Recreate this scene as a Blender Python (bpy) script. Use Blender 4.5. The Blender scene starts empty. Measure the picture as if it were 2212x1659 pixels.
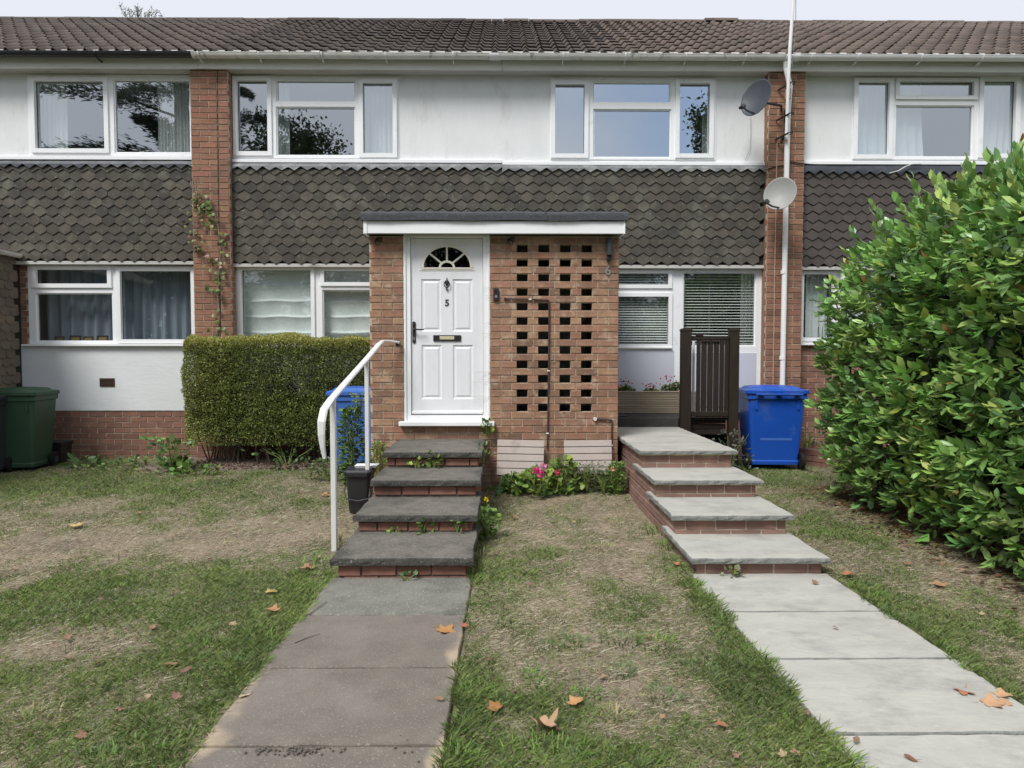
import bpy, math, random
import numpy as np
from mathutils import Vector, Matrix, Euler
R = random.Random(7)
rad = math.radians
S = bpy.context.scene
C = S.collection
# ------------------------------------------------------------------ camera
FPX, ZC = 1450.0, 1.41                 # focal length for a picture 2212 wide, eye height
PITCH, YAW = math.atan(57.5/FPX), math.atan(13/FPX)
cam = bpy.data.objects.new('camera', bpy.data.cameras.new('camera'))
C.objects.link(cam); S.camera = cam
cam.location = (0, 0, ZC)
cam.rotation_euler = (math.pi/2-PITCH, 0, -YAW)
cam.data.sensor_width = 36; cam.data.lens = 36*FPX/2212
cam.data.clip_start = .05; cam.data.clip_end = 500
# ------------------------------------------------------------------ light
S.view_settings.view_transform = 'Standard'
S.view_settings.look = 'None'
S.view_settings.exposure = 0.30
S.view_settings.gamma = 1
SUN_EL, SUN_AZ = 52, -35               # degrees; azimuth of the sun seen from the house, left of straight out
world = bpy.data.worlds.new('World'); S.world = world
world.use_nodes = True
nt = world.node_tree; nt.nodes.clear()
def N(t, k, **kw):
    n = t.nodes.new(k)
    for a, b in kw.items(): setattr(n, a, b)
    return n
wo = N(nt, 'ShaderNodeOutputWorld'); mixw = N(nt, 'ShaderNodeMixShader')
b1 = N(nt, 'ShaderNodeBackground'); b2 = N(nt, 'ShaderNodeBackground')
sky = N(nt, 'ShaderNodeTexSky', sky_type='NISHITA', sun_disc=False)
sky.sun_elevation = rad(SUN_EL); sky.sun_rotation = rad(180+SUN_AZ)
nt.links.new(sky.outputs[0], b1.inputs[0]); b1.inputs[1].default_value = .1
b2.inputs[0].default_value = (.83, .87, .96, 1); b2.inputs[1].default_value = .79
tc = N(nt, 'ShaderNodeTexCoord')
mp = N(nt, 'ShaderNodeMapping'); mp.inputs['Scale'].default_value = (1, 1, 2.2)
nz = N(nt, 'ShaderNodeTexNoise'); nz.inputs['Scale'].default_value = 2.6; nz.inputs['Detail'].default_value = 5
nt.links.new(tc.outputs['Generated'], mp.inputs[0]); nt.links.new(mp.outputs[0], nz.inputs[0])
# one hole in the cloud, opposite the right-hand upper windows
dist = N(nt, 'ShaderNodeVectorMath', operation='DISTANCE'); dist.inputs[1].default_value = (.26, -.90, .34)
nt.links.new(tc.outputs['Generated'], dist.inputs[0])
mr = N(nt, 'ShaderNodeMapRange'); mr.inputs[1].default_value = .02; mr.inputs[2].default_value = .36
mr.inputs[3].default_value = -.38; mr.inputs[4].default_value = .28
nt.links.new(dist.outputs['Value'], mr.inputs[0])
ad = N(nt, 'ShaderNodeMath', operation='ADD'); nt.links.new(nz.outputs[0], ad.inputs[0]); nt.links.new(mr.outputs[0], ad.inputs[1])
mr2 = N(nt, 'ShaderNodeMapRange', interpolation_type='SMOOTHSTEP'); mr2.inputs[1].default_value = .22; mr2.inputs[2].default_value = .66
nt.links.new(ad.outputs[0], mr2.inputs[0]); nt.links.new(mr2.outputs[0], mixw.inputs[0])
nt.links.new(b1.outputs[0], mixw.inputs[1]); nt.links.new(b2.outputs[0], mixw.inputs[2]); nt.links.new(mixw.outputs[0], wo.inputs[0])
sun = bpy.data.objects.new('sun', bpy.data.lights.new('sun', 'SUN')); C.objects.link(sun)
sun.data.energy = 2.9; sun.data.angle = rad(22); sun.data.color = (1, .975, .94)
sd = Vector((math.sin(rad(SUN_AZ))*math.cos(rad(SUN_EL)), -math.cos(rad(SUN_AZ))*math.cos(rad(SUN_EL)), math.sin(rad(SUN_EL))))
sun.rotation_euler = sd.to_track_quat('Z', 'Y').to_euler(); sun.location = sd*60
S.render.engine = 'CYCLES'
S.cycles.use_denoising = True
S.cycles.max_bounces = 6; S.cycles.transparent_max_bounces = 16
# ------------------------------------------------------------------ survey helpers
CR = cam.rotation_euler.to_matrix()
def P(u, v, D):
    d = CR @ Vector(((u-1106)/FPX, (829.5-v)/FPX, -1)); t = D/d.y
    return (t*d.x, ZC+t*d.z)
def PX(u, D, v=600): return P(u, v, D)[0]
def PZ(v, D, u=1106): return P(u, v, D)[1]
def G(u, v, z=0.0):
    d = CR @ Vector(((u-1106)/FPX, (829.5-v)/FPX, -1)); t = (z-ZC)/d.z
    return (t*d.x, t*d.y)
# ------------------------------------------------------------------ materials
def mat(name, c1, c2=None, scale=6, bump=.15, bscale=80, rough=.8, rand=None, spec=.3, stretch=(1, 1, 1), third=None, tscale=2.5, tlim=(.55, .7), bdist=.004, speck=None, coord='world', edge=None):
    m = bpy.data.materials.new(name); m.use_nodes = True; t = m.node_tree; b = t.nodes['Principled BSDF']
    b.inputs['Roughness'].default_value = rough; b.inputs['Specular IOR Level'].default_value = spec
    if coord == 'world': pos = N(t, 'ShaderNodeNewGeometry').outputs['Position']
    else: pos = N(t, 'ShaderNodeTexCoord').outputs['Object']
    mpn = N(t, 'ShaderNodeMapping'); mpn.inputs['Scale'].default_value = stretch; t.links.new(pos, mpn.inputs[0]); pos = mpn.outputs[0]
    c2 = c2 or tuple(x*.8 for x in c1)
    n1 = N(t, 'ShaderNodeTexNoise'); n1.inputs['Scale'].default_value = scale; n1.inputs['Detail'].default_value = 8; n1.inputs['Roughness'].default_value = .65
    t.links.new(pos, n1.inputs[0])
    r = N(t, 'ShaderNodeMapRange'); r.inputs[1].default_value = .32; r.inputs[2].default_value = .68; t.links.new(n1.outputs[0], r.inputs[0])
    mx = N(t, 'ShaderNodeMix', data_type='RGBA'); mx.inputs[6].default_value = (*c1, 1); mx.inputs[7].default_value = (*c2, 1)
    t.links.new(r.outputs[0], mx.inputs[0]); col = mx.outputs[2]
    if rand:
        oi = N(t, 'ShaderNodeObjectInfo'); cr = N(t, 'ShaderNodeValToRGB'); cr.color_ramp.interpolation = 'LINEAR'
        e = cr.color_ramp.elements; e[0].color = (*rand[0], 1); e[-1].color = (*rand[-1], 1)
        for i, c in enumerate(rand[1:-1]): e.new((i+1)/(len(rand)-1)).color = (*c, 1)
        t.links.new(oi.outputs['Random'], cr.inputs[0])
        mm = N(t, 'ShaderNodeMix', data_type='RGBA', blend_type='MULTIPLY'); mm.inputs[0].default_value = 1
        t.links.new(col, mm.inputs[6]); t.links.new(cr.outputs[0], mm.inputs[7]); col = mm.outputs[2]
    if third:
        n3 = N(t, 'ShaderNodeTexNoise'); n3.inputs['Scale'].default_value = tscale; n3.inputs['Detail'].default_value = 10; n3.inputs['Roughness'].default_value = .7
        mo = N(t, 'ShaderNodeVectorMath', operation='ADD'); mo.inputs[1].default_value = (31, 7, 13); t.links.new(pos, mo.inputs[0]); t.links.new(mo.outputs[0], n3.inputs[0])
        r3 = N(t, 'ShaderNodeMapRange'); r3.inputs[1].default_value = tlim[0]; r3.inputs[2].default_value = tlim[1]; t.links.new(n3.outputs[0], r3.inputs[0])
        m3 = N(t, 'ShaderNodeMix', data_type='RGBA'); m3.inputs[7].default_value = (*third, 1); t.links.new(col, m3.inputs[6]); t.links.new(r3.outputs[0], m3.inputs[0]); col = m3.outputs[2]
    if edge:
        oc = N(t, 'ShaderNodeTexCoord').outputs['Object']; sx = N(t, 'ShaderNodeSeparateXYZ'); t.links.new(oc, sx.inputs[0])
        def far_(out, c, h):
            a = N(t, 'ShaderNodeMath', operation='SUBTRACT'); a.inputs[1].default_value = c; t.links.new(out, a.inputs[0]); q = N(t, 'ShaderNodeMath', operation='ABSOLUTE'); t.links.new(a.outputs[0], q.inputs[0])
            w_ = N(t, 'ShaderNodeMath', operation='MULTIPLY'); w_.inputs[1].default_value = 1/h; t.links.new(q.outputs[0], w_.inputs[0]); return w_.outputs[0]
        mxx = N(t, 'ShaderNodeMath', operation='MAXIMUM'); t.links.new(far_(sx.outputs[0], .45, .45), mxx.inputs[0]); t.links.new(far_(sx.outputs[1], .3, .38), mxx.inputs[1])
        ne = N(t, 'ShaderNodeTexNoise'); ne.inputs['Scale'].default_value = 3.0; ne.inputs['Detail'].default_value = 6; t.links.new(pos, ne.inputs[0])
        ae = N(t, 'ShaderNodeMath', operation='MULTIPLY_ADD'); ae.inputs[1].default_value = 1.1; t.links.new(ne.outputs[0], ae.inputs[0]); t.links.new(mxx.outputs[0], ae.inputs[2])
        re = N(t, 'ShaderNodeMapRange', interpolation_type='SMOOTHSTEP'); re.inputs[1].default_value = edge[1]; re.inputs[2].default_value = edge[2]; t.links.new(ae.outputs[0], re.inputs[0])
        me_ = N(t, 'ShaderNodeMix', data_type='RGBA'); me_.inputs[7].default_value = (*edge[0], 1); t.links.new(col, me_.inputs[6]); t.links.new(re.outputs[0], me_.inputs[0]); col = me_.outputs[2]
    if speck:
        sc_, cs, lo, hi = speck
        n4 = N(t, 'ShaderNodeTexNoise'); n4.inputs['Scale'].default_value = sc_; n4.inputs['Detail'].default_value = 3; t.links.new(pos, n4.inputs[0])
        r4 = N(t, 'ShaderNodeMapRange'); r4.inputs[1].default_value = lo; r4.inputs[2].default_value = hi; t.links.new(n4.outputs[0], r4.inputs[0])
        m4 = N(t, 'ShaderNodeMix', data_type='RGBA'); m4.inputs[7].default_value = (*cs, 1); t.links.new(col, m4.inputs[6]); t.links.new(r4.outputs[0], m4.inputs[0]); col = m4.outputs[2]
    t.links.new(col, b.inputs['Base Color'])
    if bump:
        nb = N(t, 'ShaderNodeTexNoise'); nb.inputs['Scale'].default_value = bscale; nb.inputs['Detail'].default_value = 6; t.links.new(pos, nb.inputs[0])
        bp = N(t, 'ShaderNodeBump'); bp.inputs['Strength'].default_value = bump; bp.inputs['Distance'].default_value = bdist
        t.links.new(nb.outputs[0], bp.inputs['Height']); t.links.new(bp.outputs[0], b.inputs['Normal'])
    return m
def matattr(name, rough=.6, spec=.3, trans=.0, bump=0, bscale=30):
    m = bpy.data.materials.new(name); m.use_nodes = True; t = m.node_tree; b = t.nodes['Principled BSDF']
    b.inputs['Roughness'].default_value = rough; b.inputs['Specular IOR Level'].default_value = spec
    at = N(t, 'ShaderNodeAttribute', attribute_name='Col'); t.links.new(at.outputs[0], b.inputs['Base Color'])
    if bump:
        g = N(t, 'ShaderNodeNewGeometry'); nb = N(t, 'ShaderNodeTexNoise'); nb.inputs['Scale'].default_value = bscale; nb.inputs['Detail'].default_value = 8; t.links.new(g.outputs['Position'], nb.inputs[0])
        bp = N(t, 'ShaderNodeBump'); bp.inputs['Strength'].default_value = bump; bp.inputs['Distance'].default_value = .02
        t.links.new(nb.outputs[0], bp.inputs['Height']); t.links.new(bp.outputs[0], b.inputs['Normal'])
        n2 = N(t, 'ShaderNodeTexNoise'); n2.inputs['Scale'].default_value = 160; n2.inputs['Detail'].default_value = 4; t.links.new(g.outputs['Position'], n2.inputs[0])
        rr = N(t, 'ShaderNodeMapRange'); rr.inputs[1].default_value = .3; rr.inputs[2].default_value = .7; rr.inputs[3].default_value = .45; rr.inputs[4].default_value = 1.3; t.links.new(n2.outputs[0], rr.inputs[0])
        mm = N(t, 'ShaderNodeVectorMath', operation='SCALE'); t.links.new(at.outputs[0], mm.inputs[0]); t.links.new(rr.outputs[0], mm.inputs['Scale']); t.links.new(mm.outputs[0], b.inputs['Base Color'])
    if trans:
        o = t.nodes['Material Output']; tr = N(t, 'ShaderNodeBsdfTranslucent'); ms = N(t, 'ShaderNodeMixShader'); ms.inputs[0].default_value = trans
        t.links.new(at.outputs[0], tr.inputs[0]); t.links.new(b.outputs[0], ms.inputs[1]); t.links.new(tr.outputs[0], ms.inputs[2]); t.links.new(ms.outputs[0], o.inputs[0])
    return m
def glass(name, refl, tint=(.86, .9, .9), warp=.0012):
    m = bpy.data.materials.new(name); m.use_nodes = True; t = m.node_tree; t.nodes.remove(t.nodes['Principled BSDF']); o = t.nodes['Material Output']
    tr = N(t, 'ShaderNodeBsdfTransparent'); tr.inputs[0].default_value = (*tint, 1)
    gl = N(t, 'ShaderNodeBsdfGlossy'); gl.inputs['Roughness'].default_value = .0
    gl.inputs[0].default_value = (.92, .97, 1, 1)
    g = N(t, 'ShaderNodeNewGeometry'); nb = N(t, 'ShaderNodeTexNoise'); nb.inputs['Scale'].default_value = 1.6; t.links.new(g.outputs['Position'], nb.inputs[0])
    bp = N(t, 'ShaderNodeBump'); bp.inputs['Strength'].default_value = .25; bp.inputs['Distance'].default_value = warp; t.links.new(nb.outputs[0], bp.inputs['Height']); t.links.new(bp.outputs[0], gl.inputs['Normal'])
    ms = N(t, 'ShaderNodeMixShader'); ms.inputs[0].default_value = refl
    t.links.new(tr.outputs[0], ms.inputs[1]); t.links.new(gl.outputs[0], ms.inputs[2]); t.links.new(ms.outputs[0], o.inputs[0])
    return m
BR = [(.62, .50, .42), (1.0, .80, .66), (1.12, .80, .66), (.80, .62, .52), (1.2, .98, .76), (.95, .70, .55), (1.0, .68, .58)]
M = dict(
 brick=mat('porch_brick_clay', (.36, .262, .212), (.255, .19, .155), 14, .5, 60, .9, BR, third=(.50, .40, .29), tscale=9, tlim=(.53, .72)),
 brick_new=mat('new_brick_clay', (.31, .195, .16), (.235, .155, .13), 12, .5, 60, .9, [(.72, .66, .66), (1, .92, .88), (.88, .80, .80), (1.1, 1, .95)], third=(.40, .34, .28), tscale=7, tlim=(.6, .78)),
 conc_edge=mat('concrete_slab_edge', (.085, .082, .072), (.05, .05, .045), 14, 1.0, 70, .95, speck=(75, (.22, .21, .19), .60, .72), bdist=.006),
 brick_red=mat('red_brick_clay', (.285, .17, .127), (.205, .122, .095), 10, .45, 60, .9, [(.7, .6, .6), (1, .9, .85), (.85, .75, .75), (1.15, 1, .9), (.95, .8, .8)], third=(.33, .25, .19), tscale=5, tlim=(.6, .8)),
 brick_pier=mat('pier_brick_clay', (.305, .208, .168), (.225, .155, .128), 10, .45, 60, .9, BR, third=(.38, .29, .21), tscale=5, tlim=(.58, .8)),
 brick_step=mat('step_brick_clay', (.30, .165, .125), (.22, .125, .10), 12, .5, 60, .9, [(.7, .62, .6), (1, .9, .85), (.85, .75, .75), (1.1, 1, .95)], third=(.13, .11, .095), tscale=5, tlim=(.58, .75)),
 mortar=mat('mortar', (.56, .48, .37), (.42, .355, .275), 20, .6, 90, .95),
 mortar_dark=mat('dirty_mortar', (.20, .17, .14), (.09, .08, .065), 14, .6, 90, .95),
 mortar_pale=mat('pale_mortar', (.52, .45, .36), (.40, .34, .27), 20, .6, 90, .95),
 mortar_yellow=mat('yellow_mortar', (.52, .42, .20), (.36, .29, .16), 20, .8, 60, .95, bdist=.01),
 render=mat('white_render', (.77, .78, .78), (.715, .725, .725), 3, .5, 26, .85, third=(.50, .49, .45), tscale=1.8, tlim=(.56, .82), bdist=.006, stretch=(1.5, 1, .6)),
 render_cool=mat('painted_render', (.74, .76, .77), (.69, .71, .72), 3, .25, 22, .7, third=(.50, .50, .48), tscale=2.0, tlim=(.62, .86), bdist=.008, stretch=(.5, 1, 1.6)),
 upvc=mat('white_upvc', (.86, .87, .88), (.83, .84, .85), 3, 0, rough=.35, spec=.4, third=(.52, .52, .48), tscale=4, tlim=(.58, .85)),
 door=mat('white_door_skin', (.79, .80, .82), (.75, .76, .78), 5, .15, 120, .38, spec=.4, bdist=.001, third=(.62, .62, .62), tscale=3, tlim=(.54, .85), stretch=(2, 1, .5)),
 cream=mat('cream_plastic', (.78, .75, .66), (.74, .71, .62), 4, 0, rough=.4),
 panel=mat('plain_white_panel', (.58, .60, .68), (.55, .57, .65), 2, 0, rough=.4),
 fascia=mat('painted_fascia', (.80, .79, .76), (.72, .71, .68), 2.5, .1, 40, .6, third=(.36, .34, .30), tscale=3, tlim=(.6, .85), stretch=(.6, 1, 2)),
 gutter=mat('weathered_gutter', (.80, .79, .75), (.66, .64, .60), 3, .05, 40, .45, third=(.13, .12, .10), tscale=5, tlim=(.56, .72), stretch=(1.6, 1, .35)),
 gutter_new=mat('white_gutter', (.84, .84, .83), (.79, .79, .78), 3, 0, rough=.35),
 soffit=mat('soffit_board', (.55, .54, .51), (.46, .45, .42), 3, .1, 40, .8, third=(.16, .14, .11), tscale=6, tlim=(.58, .8), stretch=(.5, 3, 1)),
 black=mat('black_plastic', (.018, .018, .02), (.025, .025, .028), 5, .05, 80, .38, spec=.5),
 iron=mat('black_iron', (.02, .018, .017), (.035, .03, .026), 30, .3, 100, .55),
 hung=mat('hung_tile_concrete', (.096, .089, .078), (.066, .061, .054), 9, .5, 90, .92, [(.70, .70, .70), (.92, .9, .86), (1.0, 1, .92), (.86, .84, .82), (1.3, 1.28, 1.15), (.9, .86, .8)], third=(.17, .17, .135), tscale=3, tlim=(.52, .78), speck=(42, (.34, .33, .30), .66, .74)),
 hung_warm=mat('hung_tile_brown', (.090, .079, .071), (.066, .058, .053), 9, .5, 90, .92, [(.85, .85, .85), (1, 1, 1), (1.1, 1.08, 1.05), (.92, .9, .9)], third=(.12, .10, .085), tscale=4, tlim=(.6, .8), speck=(50, (.32, .31, .29), .71, .77)),
 scallop=mat('scalloped_tile_clay', (.20, .165, .125), (.15, .125, .095), 9, .5, 90, .92, [(.85, .85, .85), (1, 1, 1), (1.15, 1.1, 1.0)]),
 roof_a=mat('roof_tile_grey_brown', (.130, .110, .099), (.095, .081, .074), 8, .7, 70, .92, [(.8, .8, .8), (1, .97, .95), (1.15, 1.1, 1.05), (.9, .88, .86)], third=(.17, .16, .13), tscale=3, tlim=(.6, .85), speck=(40, (.26, .25, .22), .68, .76)),
 roof_b=mat('roof_tile_angle_dark', (.098, .084, .077), (.070, .061, .057), 8, .7, 70, .92, [(.8, .8, .8), (1, .97, .95), (1.15, 1.1, 1.05), (.9, .88, .86)], third=(.15, .14, .12), tscale=3, tlim=(.6, .85), speck=(40, (.26, .25, .22), .68, .76)),
 roof_c=mat('roof_tile_angle_warm', (.150, .122, .107), (.110, .090, .080), 8, .7, 70, .92, [(.78, .78, .78), (1, .97, .95), (1.15, 1.1, 1.05), (.9, .88, .86)], third=(.22, .18, .14), tscale=3, tlim=(.6, .85), speck=(40, (.32, .29, .25), .68, .76)),  # warmer copy: angle-dependent light put into the tile colour
 lead=mat('weathered_lead', (.20, .21, .215), (.13, .135, .14), 5, .6, 14, .6, third=(.42, .42, .40), tscale=4, tlim=(.50, .74), bdist=.012, spec=.4),
 lead_dark=mat('dark_lead', (.060, .068, .082), (.045, .05, .06), 5, .6, 14, .5, third=(.13, .14, .15), tscale=3, tlim=(.58, .8), bdist=.012, spec=.4),
 felt=mat('mineral_roof_felt', (.075, .080, .087), (.050, .053, .058), 30, .9, 220, .95, speck=(260, (.24, .25, .27), .58, .70)),
 dark=mat('dark_void', (.03, .028, .026), (.02, .02, .02), 5, 0),
 room=mat('room_wall', (.42, .42, .40), (.36, .36, .35), 1, 0, rough=.9),
 net=mat('net_curtain', (.78, .80, .78), (.72, .75, .73), 8, 0, rough=.9, stretch=(4, 1, .3)),
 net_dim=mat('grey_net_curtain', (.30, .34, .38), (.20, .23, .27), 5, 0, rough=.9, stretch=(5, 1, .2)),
 blind=mat('roman_blind_cloth', (.80, .83, .79), (.74, .77, .74), 4, .2, 12, .9, bdist=.01),
 slat=mat('venetian_slat', (.80, .80, .76), (.74, .74, .70), 5, 0, rough=.5),
 conc=mat('old_concrete_slab', (.180, .168, .143), (.118, .110, .095), 9, 1.0, 110, .95, third=(.085, .081, .070), tscale=5, tlim=(.48, .72), edge=((.070, .068, .058), 1.36, 1.66), speck=(85, (.28, .265, .235), .58, .74), bdist=.004),
 path_a=mat('pathway_concrete', (.192, .168, .140), (.140, .124, .105), 6, 1.0, 110, .95, third=(.22, .19, .165), tscale=1.6, tlim=(.5, .7), edge=((.39, .315, .225), 1.42, 1.62), speck=(105, (.31, .28, .24), .58, .74), bdist=.003),
 path_g=mat('grey_pathway_concrete', (.215, .210, .178), (.160, .157, .135), 6, 1.0, 110, .95, third=(.09, .088, .075), tscale=2.6, tlim=(.50, .70), speck=(75, (.38, .37, .34), .60, .72), bdist=.003),
 stone=mat('pale_sandstone', (.465, .455, .405), (.385, .38, .345), 4.2, .5, 26, .75, third=(.285, .28, .26), tscale=3.6, tlim=(.50, .72), stretch=(.9, 1.5, 1), bdist=.006, speck=(34, (.50, .49, .42), .66, .74)),
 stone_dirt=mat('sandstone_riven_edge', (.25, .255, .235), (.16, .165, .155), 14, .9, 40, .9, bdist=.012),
 white_metal=mat('white_painted_steel', (.72, .72, .70), (.66, .66, .64), 7, .2, 60, .45, third=(.38, .36, .33), tscale=8, tlim=(.62, .76)),
 pipe=mat('brown_painted_pipe', (.075, .052, .046), (.055, .04, .036), 9, .1, 60, .5),
 clip=mat('white_pipe_clip', (.8, .8, .78), None, 5, 0),
 vinyl=mat('blue_bin_plastic', (.06, .16, .52), (.05, .14, .47), 3, .12, 140, .42, spec=.45, third=(.16, .22, .42), tscale=3.2, tlim=(.52, .8)),
 vinyl2=mat('bright_blue_bin_plastic', (.012, .085, .46), (.010, .075, .41), 3, .12, 140, .38, spec=.45, third=(.10, .16, .36), tscale=3.2, tlim=(.54, .82)),
 green=mat('green_bin_plastic', (.034, .080, .044), (.028, .066, .038), 3, .12, 140, .5, spec=.4, third=(.05, .10, .06), tscale=2.2, tlim=(.6, .9)),
 greybin=mat('dark_grey_bin_plastic', (.045, .05, .055), (.035, .04, .043), 3, .12, 140, .45),
 rubber=mat('wheel_rubber', (.012, .012, .012), None, 9, .2, 90, .8),
 stain=mat('dark_stained_timber', (.036, .025, .019), (.023, .017, .013), 7, .4, 60, .6, stretch=(3, 3, .5)),
 deck=mat('grey_decking', (.075, .070, .066), (.05, .047, .045), 7, .4, 60, .8),
 planter=mat('pale_planter_timber', (.46, .39, .29), (.34, .285, .21), 6, .4, 60, .85, stretch=(.4, 2, 4)),
 louvre=mat('beige_panel', (.56, .485, .44), (.50, .43, .39), 4, .3, 60, .8, third=(.33, .27, .24), tscale=4, tlim=(.6, .8)),
 dish_grey=mat('grey_dish', (.07, .08, .095), (.055, .063, .075), 5, 0, rough=.5, third=(.2, .2, .2), tscale=6, tlim=(.64, .8)),
 dish_pale=mat('pale_dish', (.34, .34, .32), (.28, .28, .265), 5, 0, rough=.5, third=(.25, .24, .22), tscale=5, tlim=(.62, .85)),
 terracotta=mat('brown_air_brick', (.09, .055, .045), (.07, .045, .036), 20, .2, 80, .8),
 soil=mat('dry_soil', (.21, .165, .13), (.13, .10, .08), 12, 1.0, 40, .95, bdist=.02, speck=(90, (.3, .25, .2), .62, .7)),
 wood=mat('bark', (.10, .08, .06), (.06, .05, .04), 12, .6, 40, .9, stretch=(1, 1, .3)),
 twig=mat('dry_twig', (.32, .28, .24), (.24, .2, .17), 9, .2, 60, .9),
 cable=mat('black_cable', (.02, .018, .018), None, 5, 0),
 cable_pale=mat('pale_cable', (.55, .40, .30), None, 5, 0),
 art=mat('gold_print', (.34, .24, .10), (.09, .06, .03), 45, 0),
 brass=mat('brass_flap', (.62, .56, .36), (.5, .45, .3), 60, 0, rough=.35),
 knob=mat('grey_metal', (.26, .25, .24), None, 5, 0, rough=.4),
 lampgrey=mat('graphite_lamp_body', (.045, .05, .056), None, 5, 0, rough=.45),
 leafy=matattr('leaf_surface', .42, .42, .18), laurel=matattr('laurel_leaf_surface', .33, .6, .15), grassy=matattr('grass_surface', .6, .25, .25),
 petal=matattr('petal_surface', .6, .2, .3), dryleaf=matattr('dry_leaf_surface', .75, .2, .1),
 lawn=matattr('lawn_surface', .95, .1, 0, .9, 34), needle=matattr('tree_foliage_surface', .7, .2, .1),
 glass_up=glass('upper_window_glass', .40), glass_low=glass('lower_window_glass', .13), glass_dark=glass('fanlight_glass', .10, (.2, .2, .2)), glass_hi=glass('clear_window_glass', .55),
)
# ------------------------------------------------------------------ objects
WM = {}
def prop(o, label=None, cat=None, group=None, kind=None):
    for k, v in (('label', label), ('category', cat), ('group', group), ('kind', kind)):
        if v: o[k] = v
    return o
def link(name, me, parent=None, mx=None):
    o = bpy.data.objects.new(name, me); C.objects.link(o)
    mx = mx or Matrix.Identity(4)
    if parent is not None:
        o.parent = parent; o.matrix_parent_inverse = WM[parent.name].inverted()
    o.matrix_basis = mx; WM[o.name] = mx.copy()
    return o
def thing(name, loc, label, cat, group=None, rz=0, kind=None):
    return prop(link(name, None, None, Matrix.Translation(loc) @ Matrix.Rotation(rz, 4, 'Z')), label, cat, group, kind)
T = Matrix.Translation
def RZ(a): return Matrix.Rotation(a, 4, 'Z')
def SC(x, y, z): return Matrix.Diagonal((x, y, z, 1))
class MB:
    def __init__(s): s.v = []; s.f = []
    def poly(s, pts):
        i = len(s.v); s.v += [tuple(p) for p in pts]; s.f.append(tuple(range(i, i+len(pts))))
    def box(s, x0, x1, y0, y1, z0, z1, mx=None):
        p = [(x0, y0, z0), (x1, y0, z0), (x1, y1, z0), (x0, y1, z0), (x0, y0, z1), (x1, y0, z1), (x1, y1, z1), (x0, y1, z1)]
        if mx is not None: p = [tuple(mx @ Vector(q)) for q in p]
        i = len(s.v); s.v += p
        s.f += [tuple(i+k for k in q) for q in ((0, 3, 2, 1), (4, 5, 6, 7), (0, 1, 5, 4), (1, 2, 6, 5), (2, 3, 7, 6), (3, 0, 4, 7))]
        return s
    def cbox(s, x0, x1, y0, y1, z0, z1, c=.004, mx=None):
        """box with chamfered edges on every side"""
        pts = []
        for (sx, sy, sz) in [(a, b, d) for a in (0, 1) for b in (0, 1) for d in (0, 1)]:
            X, Y, Z = (x0, x1)[sx], (y0, y1)[sy], (z0, z1)[sz]; ax, ay, az = (c, -c)[sx], (c, -c)[sy], (c, -c)[sz]
            pts += [(X, Y+ay, Z+az), (X+ax, Y, Z+az), (X+ax, Y+ay, Z)]
        if mx is not None: pts = [tuple(mx @ Vector(q)) for q in pts]
        i = len(s.v); s.v += pts
        def k(a, b, d, w): return i+(a*4+b*2+d)*3+w
        F = []
        for a in (0, 1):
            q = [k(a, 0, 0, 0), k(a, 1, 0, 0), k(a, 1, 1, 0), k(a, 0, 1, 0)]; F.append(q if a else q[::-1])
            q = [k(0, a, 0, 1), k(0, a, 1, 1), k(1, a, 1, 1), k(1, a, 0, 1)]; F.append(q if a else q[::-1])
            q = [k(0, 0, a, 2), k(1, 0, a, 2), k(1, 1, a, 2), k(0, 1, a, 2)]; F.append(q if a else q[::-1])
        for a in (0, 1):
            for b in (0, 1):
                q = [k(a, b, 0, 0), k(a, b, 1, 0), k(a, b, 1, 1), k(a, b, 0, 1)]; F.append(q if a == b else q[::-1])
                q = [k(a, 0, b, 0), k(a, 1, b, 0), k(a, 1, b, 2), k(a, 0, b, 2)]; F.append(q if a != b else q[::-1])
                q = [k(0, a, b, 1), k(1, a, b, 1), k(1, a, b, 2), k(0, a, b, 2)]; F.append(q if a == b else q[::-1])
        for a in (0, 1):
            for b in (0, 1):
                for d in (0, 1): F.append([k(a, b, d, 0), k(a, b, d, 1), k(a, b, d, 2)])
        s.f += [tuple(q) for q in F]
        return s
    def holes(s, x0, x1, z0, z1, hs, y0, y1):
        xs = sorted({x0, x1, *[min(max(h[i], x0), x1) for h in hs for i in (0, 2)]}); zs = sorted({z0, z1, *[min(max(h[i], z0), z1) for h in hs for i in (1, 3)]})
        nx, nz = len(xs)-1, len(zs)-1
        sol = [[not any(h[0]-1e-6 <= (xs[i]+xs[i+1])/2 <= h[2]+1e-6 and h[1]-1e-6 <= (zs[j]+zs[j+1])/2 <= h[3]+1e-6 for h in hs) for j in range(nz)] for i in range(nx)]
        g = lambda i, j: 0 <= i < nx and 0 <= j < nz and sol[i][j]
        for i in range(nx):
            for j in range(nz):
                if not sol[i][j]: continue
                a, b, c, d = xs[i], xs[i+1], zs[j], zs[j+1]
                s.poly([(a, y0, c), (b, y0, c), (b, y0, d), (a, y0, d)]); s.poly([(a, y1, c), (a, y1, d), (b, y1, d), (b, y1, c)])
                if not g(i-1, j): s.poly([(a, y0, c), (a, y0, d), (a, y1, d), (a, y1, c)])
                if not g(i+1, j): s.poly([(b, y0, c), (b, y1, c), (b, y1, d), (b, y0, d)])
                if not g(i, j-1): s.poly([(a, y0, c), (a, y1, c), (b, y1, c), (b, y0, c)])
                if not g(i, j+1): s.poly([(a, y0, d), (b, y0, d), (b, y1, d), (a, y1, d)])
        return s
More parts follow.
